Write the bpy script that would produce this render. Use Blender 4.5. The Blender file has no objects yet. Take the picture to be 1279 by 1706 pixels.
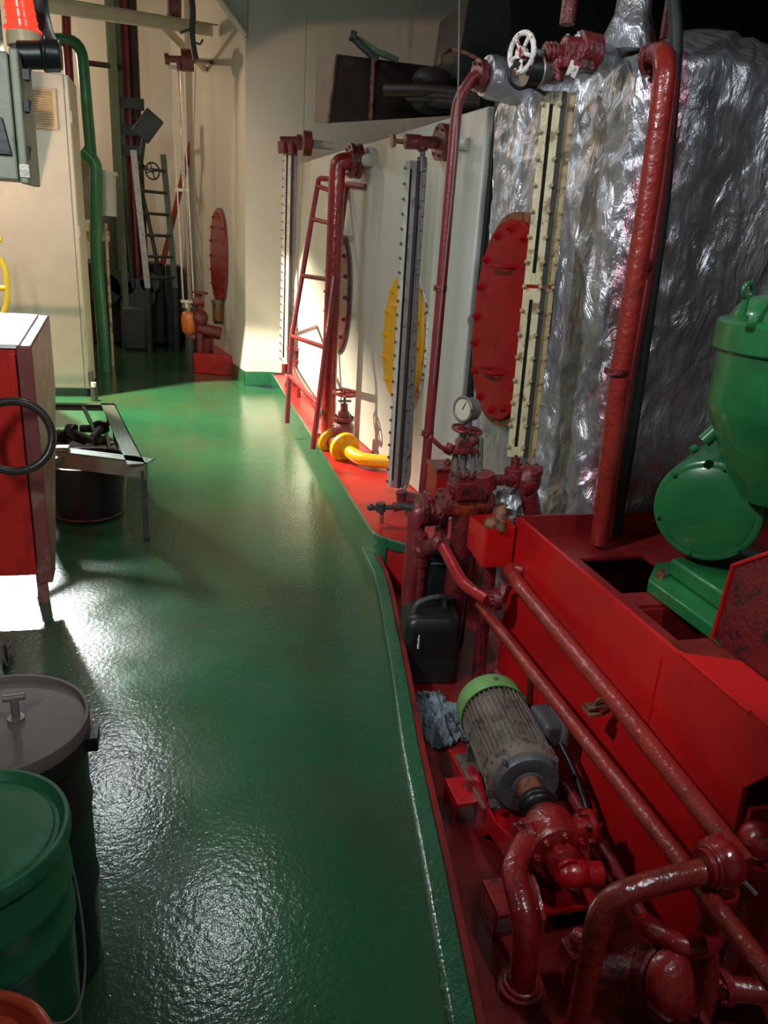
import bpy, bmesh, math, random
from mathutils import Vector, Matrix, noise
random.seed(7)
V = Vector
PI = math.pi
scene = bpy.context.scene
col = scene.collection

# ------------------------------------------------------------------ camera
EYE = 1.55
FPX = 1280.0
cam_rows = [(0.968, 0.027, -0.249), (-0.243, 0.339, -0.909), (0.06, 0.94, 0.335)]
ux = V((cam_rows[0][0], cam_rows[1][0], cam_rows[2][0])).normalized()
uz = V((cam_rows[0][2], cam_rows[1][2], cam_rows[2][2]))
uz = (uz - ux*uz.dot(ux)).normalized()
uy = uz.cross(ux)
CM = Matrix((ux, uy, uz)).transposed()          # camera axes as columns
cd = bpy.data.cameras.new('camera')
cam = bpy.data.objects.new('camera', cd)
col.objects.link(cam)
cam.matrix_world = Matrix.Translation((0, 0, EYE)) @ CM.to_4x4()
cd.sensor_fit = 'VERTICAL'
cd.sensor_height = 36.0
cd.lens = FPX*36.0/1706.0
cd.clip_start = 0.02
scene.camera = cam

def at(px, py, x=None, y=None, z=None):
    """the point of the room seen at a pixel of the photograph, on a plane x, y or z"""
    r = CM @ V((px-639.5, 853.0-py, -FPX))
    if x is not None: t = x/r.x
    elif y is not None: t = y/r.y
    else: t = (z-EYE)/r.z
    return V((0, 0, EYE)) + r*t

# ------------------------------------------------------------------ world, exposure, lamps
w = bpy.data.worlds.new('world'); scene.world = w; w.use_nodes = True
bgn = w.node_tree.nodes['Background']
bgn.inputs[0].default_value = (0.75, 0.85, 1.0, 1); bgn.inputs[1].default_value = 0.085
vs = scene.view_settings
vs.view_transform = 'Standard'; vs.look = 'None'; vs.gamma = 1.0; vs.exposure = 0.1
vs.use_curve_mapping = False

def lamp(kind, name, loc, target, energy, color, **kw):
    l = bpy.data.lights.new(name, kind); l.energy = energy; l.color = color
    for k, v in kw.items(): setattr(l, k, v)
    o = bpy.data.objects.new(name, l); col.objects.link(o); o.location = loc
    if target is not None:
        o.rotation_euler = (V(target)-V(loc)).to_track_quat('-Z', 'Y').to_euler()
    return o

COOL = (0.90, 0.97, 1.0); WARM = (1.0, 0.72, 0.46)
# floodlight fixed by the cabinet door, shining down across the aisle past added plates that cut its beam
lamp('SPOT', 'floodlight', (-1.50, 6.90, 3.2), (0.30, 6.20, 0.0), 3400, (1.0, 0.84, 0.62), spot_size=math.radians(68), spot_blend=0.10, shadow_soft_size=0.018)
lamp('AREA', 'floodlight_face', (-1.45, 6.75, 2.05), (-0.62, 2.9, 0.0), 13, (0.95, 1.0, 1.0), shape='RECTANGLE', size=0.26, size_y=0.36, spread=math.radians(26))
# sodium lamps: one behind the railing lighting the cabinet, one at the far end, one high on the left
lamp('SPOT', 'sodium_lamp', (-2.0, 5.0, 2.1), (-1.0, 7.6, 1.0), 125, (1.0, 0.60, 0.40), spot_size=math.radians(75), spot_blend=0.4, shadow_soft_size=0.03)
lamp('POINT', 'far_sodium_lamp', (-2.2, 10.4, 3.2), None, 85, (1.0, 0.68, 0.46), shadow_soft_size=0.08)
lamp('SPOT', 'sodium_lamp_high', (-2.6, 4.4, 2.9), (1.5, 7.6, 2.0), 230, (1.0, 0.60, 0.37), spot_size=math.radians(34), spot_blend=0.15, shadow_soft_size=0.05)
# fluorescent fittings under the deck head, and two added fill lamps
lamp('AREA', 'fill_lamp_behind', (-1.2, -0.9, 3.0), (-1.0, 3.2, 1.6), 16, COOL, shape='RECTANGLE', size=0.3, size_y=1.0, spread=math.radians(75))  # fill lamp added to brighten the junction box and left side
lamp('AREA', 'fluorescent_light_near', (0.16, 4.2, 3.12), (0.16, 4.2, 0), 8, COOL, shape='RECTANGLE', size=0.20, size_y=0.40)
lamp('AREA', 'fluorescent_light_mid', (-0.66, 5.9, 3.12), (-0.66, 5.9, 0), 17, COOL, shape='RECTANGLE', size=0.24, size_y=0.8)
lamp('AREA', 'fluorescent_light_overhead', (1.3, 0.5, 3.1), (1.1, 1.5, 0), 26, COOL, shape='RECTANGLE', size=0.08, size_y=0.6)
lamp('SPOT', 'fill_lamp_left', (-1.5, 1.0, 2.95), (1.5, 2.6, 0.95), 250, (0.95, 0.98, 1.0), spot_size=math.radians(56), spot_blend=0.7, shadow_soft_size=0.06)  # fill spot added to brighten the bed, foil and gauges, not the floor

# ------------------------------------------------------------------ materials
def nodes_of(name):
    m = bpy.data.materials.new(name); m.use_nodes = True
    nt = m.node_tree
    return m, nt, nt.nodes['Principled BSDF']

def N(nt, kind, **kw):
    n = nt.nodes.new(kind)
    for k, v in kw.items():
        if k in n.inputs: n.inputs[k].default_value = v
        else: setattr(n, k, v)
    return n

def ramp(nt, src, stops):
    r = nt.nodes.new('ShaderNodeValToRGB')
    e = r.color_ramp.elements
    while len(e) < len(stops): e.new(0.5)
    for i, (p, c) in enumerate(stops):
        e[i].position = p
        e[i].color = c if len(c) == 4 else (*c, 1)
    nt.links.new(src, r.inputs[0])
    return r

def paint(name, c, rough=0.35, spots=None, spot_at=0.6, spot_scale=6, bump=0.15, bscale=60, coat=0.0, metal=0.0, var=0.12, stretch=(1, 1, 1), spec=0.5, soft=0.08):
    m, nt, b = nodes_of(name)
    tc = N(nt, 'ShaderNodeTexCoord')
    mp = N(nt, 'ShaderNodeMapping'); mp.inputs['Scale'].default_value = stretch
    nt.links.new(tc.outputs['Object'], mp.inputs[0])
    n1 = N(nt, 'ShaderNodeTexNoise', Scale=spot_scale, Detail=6.0, Roughness=0.6)
    nt.links.new(mp.outputs[0], n1.inputs[0])
    lo = tuple(x*(1-var) for x in c); hi = tuple(min(1, x*(1+var)) for x in c)
    base = ramp(nt, n1.outputs[0], [(0.35, lo), (0.65, hi)])
    out = base.outputs[0]
    if spots is not None:
        n2 = N(nt, 'ShaderNodeTexNoise', Scale=spot_scale*1.7, Detail=8.0, Roughness=0.65)
        nt.links.new(mp.outputs[0], n2.inputs[0])
        k = ramp(nt, n2.outputs[0], [(spot_at-soft/2, (0, 0, 0)), (spot_at+soft/2, (1, 1, 1))])
        mx = N(nt, 'ShaderNodeMix', data_type='RGBA')
        nt.links.new(k.outputs[0], mx.inputs[0]); nt.links.new(out, mx.inputs[6]); mx.inputs[7].default_value = (*spots, 1)
        out = mx.outputs[2]
    nt.links.new(out, b.inputs['Base Color'])
    b.inputs['Roughness'].default_value = rough; b.inputs['Metallic'].default_value = metal
    b.inputs['Coat Weight'].default_value = coat*1.5 if coat < 0.67 else 1.0; b.inputs['Coat Roughness'].default_value = 0.03
    b.inputs['Specular IOR Level'].default_value = spec
    if bump:
        n3 = N(nt, 'ShaderNodeTexNoise', Scale=bscale, Detail=4.0, Roughness=0.55)
        nt.links.new(tc.outputs['Object'], n3.inputs[0])
        bp = N(nt, 'ShaderNodeBump', Strength=bump, Distance=0.01)
        nt.links.new(n3.outputs[0], bp.inputs['Height']); nt.links.new(bp.outputs[0], b.inputs['Normal'])
        nt.links.new(bp.outputs[0], b.inputs['Coat Normal'])
    return m

M = {}
M['wall'] = paint('cream_bulkhead_paint', (0.54, 0.545, 0.49), 0.42, spots=(0.47, 0.45, 0.38), spot_at=0.66, spot_scale=1.6, bump=0.04, bscale=18, var=0.05, stretch=(1, 1, 0.3))
M['cabinet'] = paint('cream_cabinet_enamel', (0.62, 0.58, 0.47), 0.38, bump=0.02, bscale=30, var=0.04)
M['dark'] = paint('near_black_steel_and_shade', (0.012, 0.016, 0.016), 0.6, bump=0.1, var=0.3)  # near-black steel; also paints the shade of the tank gap and dark void
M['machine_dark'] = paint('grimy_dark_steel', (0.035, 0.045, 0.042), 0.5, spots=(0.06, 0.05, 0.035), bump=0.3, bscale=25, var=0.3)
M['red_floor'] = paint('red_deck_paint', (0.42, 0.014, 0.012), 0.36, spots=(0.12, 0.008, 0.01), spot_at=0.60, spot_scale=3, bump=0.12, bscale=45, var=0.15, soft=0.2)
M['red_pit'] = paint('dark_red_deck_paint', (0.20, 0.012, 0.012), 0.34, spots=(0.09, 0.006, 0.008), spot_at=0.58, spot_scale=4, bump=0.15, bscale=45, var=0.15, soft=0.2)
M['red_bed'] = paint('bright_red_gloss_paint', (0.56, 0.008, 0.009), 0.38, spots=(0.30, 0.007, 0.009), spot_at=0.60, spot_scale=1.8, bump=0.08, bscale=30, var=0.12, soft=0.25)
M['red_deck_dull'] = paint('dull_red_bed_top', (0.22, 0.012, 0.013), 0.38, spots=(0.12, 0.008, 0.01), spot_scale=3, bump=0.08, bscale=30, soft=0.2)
M['red'] = paint('lumpy_red_gloss', (0.30, 0.009, 0.011), 0.34, spots=(0.14, 0.006, 0.010), spot_at=0.57, spot_scale=9, bump=0.55, bscale=26, coat=0.66, soft=0.15)
M['red_pipe'] = paint('red_pipe_paint', (0.27, 0.018, 0.013), 0.36, spots=(0.15, 0.009, 0.010), spot_at=0.6, spot_scale=7, bump=0.45, bscale=45, coat=0.66, soft=0.2)
M['red_bright'] = paint('bright_red_pump_paint', (0.46, 0.006, 0.012), 0.3, spots=(0.18, 0.006, 0.010), spot_at=0.62, spot_scale=8, bump=0.35, bscale=40, coat=0.5)
M['red_worn'] = paint('worn_maroon_paint', (0.15, 0.010, 0.014), 0.34, spots=(0.03, 0.012, 0.011), spot_at=0.58, spot_scale=12, bump=0.7, bscale=70, coat=0.5)
M['maroon'] = paint('flat_maroon_pipe_paint', (0.20, 0.022, 0.026), 0.34, bump=0.2, bscale=60, var=0.2, spot_scale=5)
M['red_hatch'] = paint('deep_red_hatch_paint', (0.27, 0.003, 0.008), 0.5, spots=(0.16, 0.006, 0.010), spot_at=0.6, spot_scale=5, bump=0.25, bscale=40, coat=0.12, spec=0.12)
M['orange_rust'] = paint('orange_red_scuffed', (0.32, 0.04, 0.012), 0.35, spots=(0.14, 0.012, 0.01), spot_at=0.55, spot_scale=14, bump=0.5, bscale=45, coat=0.3)
M['yellow'] = paint('yellow_gloss_paint', (0.86, 0.46, 0.008), 0.28, spots=(0.55, 0.25, 0.01), spot_at=0.68, bump=0.12, bscale=35, coat=0.4, var=0.06)
M['yellow_rail'] = paint('lemon_yellow_rail_paint', (0.78, 0.66, 0.04), 0.35, bump=0.1, var=0.06)
M['green_machine'] = paint('green_machine_enamel', (0.018, 0.17, 0.05), 0.3, spots=(0.012, 0.10, 0.035), spot_at=0.66, spot_scale=3, bump=0.05, bscale=25, coat=0.35, var=0.1, soft=0.3)
M['green_pale'] = paint('pale_green_cowl_paint', (0.15, 0.33, 0.10), 0.4, spots=(0.22, 0.30, 0.14), spot_scale=9, bump=0.1, bscale=50)
M['green_pipe'] = paint('green_pipe_paint', (0.03, 0.17, 0.07), 0.32, bump=0.1, var=0.15)
M['green_kick'] = paint('green_edge_paint', (0.012, 0.10, 0.045), 0.22, spots=(0.10, 0.14, 0.08), spot_at=0.68, spot_scale=18, bump=0.4, bscale=70, coat=0.5)
M['grey_green'] = paint('grey_green_angle_steel', (0.12, 0.17, 0.11), 0.75, spots=(0.20, 0.17, 0.11), spot_at=0.62, spot_scale=9, bump=0.2)
M['box_green'] = paint('grey_green_enclosure', (0.36, 0.39, 0.28), 0.45, spots=(0.22, 0.26, 0.21), spot_scale=4, bump=0.08)
M['drum_green'] = paint('green_drum_enamel', (0.014, 0.12, 0.05), 0.4, spots=(0.03, 0.16, 0.08), spot_at=0.6, spot_scale=5, bump=0.08, bscale=18, var=0.1)
M['black'] = paint('black_plastic', (0.010, 0.011, 0.012), 0.38, bump=0.15, bscale=22, var=0.2)
M['drum_black'] = paint('black_drum_enamel', (0.012, 0.014, 0.015), 0.33, spots=(0.04, 0.035, 0.03), spot_at=0.66, bump=0.15, bscale=20)
M['drum_lid'] = paint('brown_grey_drum_lid', (0.13, 0.10, 0.092), 0.6, spots=(0.16, 0.10, 0.07), spot_at=0.6, spot_scale=5, bump=0.08, bscale=25)
M['motor'] = paint('dusty_brown_grey_motor', (0.16, 0.125, 0.105), 0.48, spots=(0.07, 0.055, 0.05), spot_at=0.56, spot_scale=14, bump=0.3, bscale=50, var=0.2)
M['motor_end'] = paint('slate_motor_end', (0.08, 0.085, 0.095), 0.42, spots=(0.13, 0.11, 0.10), spot_at=0.62, spot_scale=12, bump=0.2)
M['steel'] = paint('dull_steel', (0.30, 0.28, 0.25), 0.38, metal=0.7, bump=0.1, var=0.2)
M['steel_dark'] = paint('dark_gauge_steel', (0.17, 0.155, 0.145), 0.36, metal=0.2, spots=(0.04, 0.03, 0.03), spot_at=0.62, spot_scale=16, bump=0.15)
M['steel_light'] = paint('pale_gauge_plate', (0.58, 0.56, 0.50), 0.36, metal=0.0, spots=(0.20, 0.17, 0.14), spot_at=0.66, spot_scale=20, bump=0.15)
M['ivory'] = paint('ivory_gauge_plate', (0.52, 0.45, 0.28), 0.35, metal=0.0, spots=(0.20, 0.13, 0.06), spot_at=0.56, spot_scale=9, bump=0.2, coat=0.3)
M['ivory_dark'] = paint('aged_brass_gauge_plate', (0.34, 0.26, 0.13), 0.38, metal=0.0, spots=(0.12, 0.07, 0.03), spot_at=0.58, spot_scale=12, bump=0.25)
M['gauge_brown'] = paint('brown_grey_gauge_steel', (0.26, 0.22, 0.20), 0.36, metal=0.1, spots=(0.14, 0.10, 0.09), spot_at=0.6, spot_scale=10, bump=0.15)
M['rust'] = paint('rusty_steel', (0.22, 0.08, 0.035), 0.6, spots=(0.09, 0.03, 0.015), spot_at=0.5, spot_scale=14, bump=0.4)
M['rust_box'] = paint('brown_sooty_steel', (0.030, 0.018, 0.015), 0.55, spots=(0.055, 0.030, 0.024), spot_at=0.62, spot_scale=3.5, bump=0.15, bscale=22, var=0.25)
M['rubber'] = paint('brown_black_rubber', (0.035, 0.027, 0.024), 0.3, bump=0.12, bscale=30, spots=(0.12, 0.09, 0.07), spot_at=0.66)
M['rag'] = paint('blue_grey_rag_cloth', (0.17, 0.22, 0.25), 0.9, spots=(0.05, 0.05, 0.05), spot_at=0.56, spot_scale=10, bump=0.5, bscale=80)
M['rag_white'] = paint('grey_plastic_sack', (0.30, 0.29, 0.27), 0.5, bump=0.4, bscale=20, var=0.2)
M['beige'] = paint('beige_plastic', (0.60, 0.47, 0.28), 0.4, bump=0.03)
M['amber'] = paint('amber_glass_cup', (0.62, 0.16, 0.02), 0.15, spots=(0.30, 0.05, 0.01), spot_scale=25, bump=0.4, bscale=60, coat=0.8)
M['brass'] = paint('brown_brass', (0.24, 0.13, 0.05), 0.35, metal=0.4, spots=(0.08, 0.05, 0.03), spot_scale=20, bump=0.2)
M['white'] = paint('white_flaking_paint', (0.72, 0.70, 0.66), 0.4, spots=(0.25, 0.02, 0.02), spot_at=0.56, spot_scale=22, bump=0.3, soft=0.03)
M['glass_dark'] = paint('dark_sight_glass', (0.012, 0.012, 0.010), 0.12, bump=0, coat=0.6)
M['dial'] = paint('cream_gauge_dial', (0.55, 0.50, 0.38), 0.4, bump=0, var=0.08)
M['red_lid'] = paint('orange_red_pail_enamel', (0.50, 0.06, 0.03), 0.3, bump=0.05, coat=0.4)
M['wire'] = paint('thin_grey_wire', (0.16, 0.15, 0.14), 0.5, bump=0)
M['console_red'] = paint('red_console_paint', (0.50, 0.02, 0.015), 0.28, spots=(0.22, 0.012, 0.012), spot_at=0.6, spot_scale=3, bump=0.05, bscale=25, coat=0.3, soft=0.2)
M['console_side'] = paint('worn_brown_red_side', (0.20, 0.05, 0.045), 0.4, spots=(0.30, 0.20, 0.17), spot_at=0.60, spot_scale=4, bump=0.1, soft=0.15)
M['console_glare'] = paint('console_top_painted_glare', (0.80, 0.80, 0.74), 0.25, bump=0.03)  # white lamp glare on the console top put into its colour
M['ceiling'] = paint('grey_deckhead_paint', (0.35, 0.37, 0.33), 0.55, bump=0.05)
M['label'] = paint('red_stencil_mark', (0.35, 0.08, 0.07), 0.5, bump=0)

def glossy_floor():
    m, nt, b = nodes_of('green_gloss_deck_paint')
    tc = N(nt, 'ShaderNodeTexCoord')
    n1 = N(nt, 'ShaderNodeTexNoise', Scale=0.9, Detail=5.0, Roughness=0.55)
    nt.links.new(tc.outputs['Object'], n1.inputs[0])
    r = ramp(nt, n1.outputs[0], [(0.34, (0.010, 0.064, 0.028)), (0.52, (0.015, 0.084, 0.036)), (0.68, (0.030, 0.074, 0.028))])
    # brown grime patches
    n2 = N(nt, 'ShaderNodeTexNoise', Scale=1.7, Detail=7.0, Roughness=0.62)
    mp = N(nt, 'ShaderNodeMapping'); mp.inputs['Scale'].default_value = (1, 0.7, 1); mp.inputs['Location'].default_value = (2.3, 0.4, 0)
    nt.links.new(tc.outputs['Object'], mp.inputs[0]); nt.links.new(mp.outputs[0], n2.inputs[0])
    k = ramp(nt, n2.outputs[0], [(0.46, (0, 0, 0)), (0.66, (0.6, 0.6, 0.6))])
    mx = N(nt, 'ShaderNodeMix', data_type='RGBA')
    nt.links.new(k.outputs[0], mx.inputs[0]); nt.links.new(r.outputs[0], mx.inputs[6]); mx.inputs[7].default_value = (0.040, 0.046, 0.022, 1)
    nt.links.new(mx.outputs[2], b.inputs['Base Color'])
    n3 = N(nt, 'ShaderNodeTexNoise', Scale=2.4, Detail=4.0)
    nt.links.new(tc.outputs['Object'], n3.inputs[0])
    rr = ramp(nt, n3.outputs[0], [(0.35, (0.17, 0.17, 0.17)), (0.7, (0.28, 0.28, 0.28))])
    nt.links.new(rr.outputs[0], b.inputs['Roughness'])
    b.inputs['Coat Weight'].default_value = 0.6; b.inputs['Coat Roughness'].default_value = 0.06; b.inputs['Specular IOR Level'].default_value = 0.3
    # orange-peel of the thick paint
    f = N(nt, 'ShaderNodeTexNoise', Scale=55.0, Detail=3.0, Roughness=0.6)
    g = N(nt, 'ShaderNodeTexNoise', Scale=6.0, Detail=3.0)
    v = N(nt, 'ShaderNodeTexVoronoi', Scale=30.0)
    for q in (f, g, v): nt.links.new(tc.outputs['Object'], q.inputs[0])
    vr = ramp(nt, v.outputs['Distance'], [(0.0, (1, 1, 1)), (0.10, (0, 0, 0))])
    a1 = N(nt, 'ShaderNodeMath', operation='MULTIPLY'); a1.inputs[1].default_value = 1.6
    nt.links.new(g.outputs[0], a1.inputs[0])
    a2 = N(nt, 'ShaderNodeMath', operation='ADD'); nt.links.new(a1.outputs[0], a2.inputs[0]); nt.links.new(f.outputs[0], a2.inputs[1])
    a3 = N(nt, 'ShaderNodeMath', operation='MULTIPLY_ADD'); a3.inputs[1].default_value = 0.5
    nt.links.new(vr.outputs[0], a3.inputs[0]); nt.links.new(a2.outputs[0], a3.inputs[2])
    bp = N(nt, 'ShaderNodeBump', Strength=0.13, Distance=0.01)
    nt.links.new(a3.outputs[0], bp.inputs['Height']); nt.links.new(bp.outputs[0], b.inputs['Normal'])
    nt.links.new(bp.outputs[0], b.inputs['Coat Normal'])
    return m
M['floor'] = glossy_floor()

def foil():
    m, nt, b = nodes_of('crumpled_aluminium_foil')
    tc = N(nt, 'ShaderNodeTexCoord')
    n1 = N(nt, 'ShaderNodeTexNoise', Scale=2.2, Detail=6.0, Roughness=0.6)
    nt.links.new(tc.outputs['Object'], n1.inputs[0])
    base = ramp(nt, n1.outputs[0], [(0.3, (0.34, 0.35, 0.39)), (0.55, (0.60, 0.62, 0.67)), (0.75, (0.42, 0.40, 0.41))])
    # pink paint smears running down the foil beside the large red pipe, and brown grime
    sx = N(nt, 'ShaderNodeSeparateXYZ'); nt.links.new(tc.outputs['Object'], sx.inputs[0])
    w1 = N(nt, 'ShaderNodeMath', operation='SUBTRACT'); w1.inputs[1].default_value = -0.80; nt.links.new(sx.outputs[0], w1.inputs[0])
    w2 = N(nt, 'ShaderNodeMath', operation='ABSOLUTE'); nt.links.new(w1.outputs[0], w2.inputs[0])
    w3 = N(nt, 'ShaderNodeMapRange'); w3.inputs[1].default_value = 0.02; w3.inputs[2].default_value = 0.13; w3.inputs[3].default_value = 0.40; w3.inputs[4].default_value = 0.0
    nt.links.new(w2.outputs[0], w3.inputs[0])
    n2 = N(nt, 'ShaderNodeTexNoise', Scale=7.0, Detail=8.0, Roughness=0.7)
    mp = N(nt, 'ShaderNodeMapping'); mp.inputs['Scale'].default_value = (1.3, 1, 0.55)
    nt.links.new(tc.outputs['Object'], mp.inputs[0]); nt.links.new(mp.outputs[0], n2.inputs[0])
    ad = N(nt, 'ShaderNodeMath', operation='ADD'); nt.links.new(n2.outputs[0], ad.inputs[0]); nt.links.new(w3.outputs[0], ad.inputs[1])
    k = ramp(nt, ad.outputs[0], [(0.70, (0, 0, 0)), (0.82, (0.7, 0.7, 0.7))])
    mx = N(nt, 'ShaderNodeMix', data_type='RGBA')
    nt.links.new(k.outputs[0], mx.inputs[0]); nt.links.new(base.outputs[0], mx.inputs[6]); mx.inputs[7].default_value = (0.45, 0.05, 0.12, 1)
    n4 = N(nt, 'ShaderNodeTexNoise', Scale=1.6, Detail=7.0, Roughness=0.65)
    mp4 = N(nt, 'ShaderNodeMapping'); mp4.inputs['Scale'].default_value = (1, 1, 0.45); mp4.inputs['Location'].default_value = (1.2, 0, 3)
    nt.links.new(tc.outputs['Object'], mp4.inputs[0]); nt.links.new(mp4.outputs[0], n4.inputs[0])
    k4 = ramp(nt, n4.outputs[0], [(0.50, (0, 0, 0)), (0.68, (0.7, 0.7, 0.7))])
    mx4 = N(nt, 'ShaderNodeMix', data_type='RGBA')
    nt.links.new(k4.outputs[0], mx4.inputs[0]); nt.links.new(mx.outputs[2], mx4.inputs[6]); mx4.inputs[7].default_value = (0.21, 0.175, 0.165, 1)
    nt.links.new(mx4.outputs[2], b.inputs['Base Color'])
    b.inputs['Metallic'].default_value = 0.75; b.inputs['Roughness'].default_value = 0.28
    v = N(nt, 'ShaderNodeTexVoronoi', Scale=9.0); v.feature = 'F1'; v.inputs['Randomness'].default_value = 1.0
    n3 = N(nt, 'ShaderNodeTexNoise', Scale=9.0, Detail=6.0, Roughness=0.62, Distortion=1.6)
    mpf = N(nt, 'ShaderNodeMapping'); mpf.inputs['Scale'].default_value = (1.0, 1.0, 0.50); mpf.inputs['Rotation'].default_value = (0.25, 0.15, 0)
    nt.links.new(tc.outputs['Object'], mpf.inputs[0]); nt.links.new(mpf.outputs[0], v.inputs[0]); nt.links.new(mpf.outputs[0], n3.inputs[0])
    s = N(nt, 'ShaderNodeMath', operation='ADD'); nt.links.new(v.outputs['Distance'], s.inputs[0]); nt.links.new(n3.outputs[0], s.inputs[1])
    v2 = N(nt, 'ShaderNodeTexVoronoi', Scale=21.0); wn = N(nt, 'ShaderNodeTexNoise', Scale=5.0, Detail=3.0)
    nt.links.new(mpf.outputs[0], wn.inputs[0]); wm = N(nt, 'ShaderNodeMix', data_type='RGBA'); wm.inputs[0].default_value = 0.22
    nt.links.new(mpf.outputs[0], wm.inputs[6]); nt.links.new(wn.outputs['Color'], wm.inputs[7]); nt.links.new(wm.outputs[2], v.inputs[0]); nt.links.new(wm.outputs[2], v2.inputs[0])
    s2 = N(nt, 'ShaderNodeMath', operation='MULTIPLY_ADD'); s2.inputs[1].default_value = 0.5; nt.links.new(v2.outputs['Distance'], s2.inputs[0]); nt.links.new(s.outputs[0], s2.inputs[2]); s = s2
    bp = N(nt, 'ShaderNodeBump', Strength=0.62, Distance=0.03)
    nt.links.new(s.outputs[0], bp.inputs['Height']); nt.links.new(bp.outputs[0], b.inputs['Normal'])
    return m
M['foil'] = foil()

def simple(name, c, rough=0.4, emit=None, es=1.0, metal=0.0, trans=0.0):
    m, nt, b = nodes_of(name)
    b.inputs['Base Color'].default_value = (*c, 1); b.inputs['Roughness'].default_value = rough; b.inputs['Metallic'].default_value = metal
    b.inputs['Transmission Weight'].default_value = trans
    if emit: b.inputs['Emission Color'].default_value = (*emit, 1); b.inputs['Emission Strength'].default_value = es
    return m
M['lens'] = simple('glowing_orange_beacon_lens', (0.7, 0.05, 0.03), 0.2, (1.0, 0.07, 0.03), 0.75)
M['tube_lit'] = simple('lit_fluorescent_tube', (0.9, 0.9, 0.9), 0.3, (0.92, 0.98, 1.0), 14)
M['sodium_lit'] = simple('lit_floodlight_glass', (0.9, 0.8, 0.6), 0.3, (1.0, 0.8, 0.55), 8)
M['clear'] = simple('clear_gauge_glass', (0.9, 0.92, 0.88), 0.05, trans=0.9)

# ------------------------------------------------------------------ mesh helpers
def frame_of(ax):
    ax = V(ax).normalized()
    h = V((0, 0, 1)) if abs(ax.z) < 0.9 else V((1, 0, 0))
    a = ax.cross(h).normalized(); b = ax.cross(a).normalized()
    return a, b, ax

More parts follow.
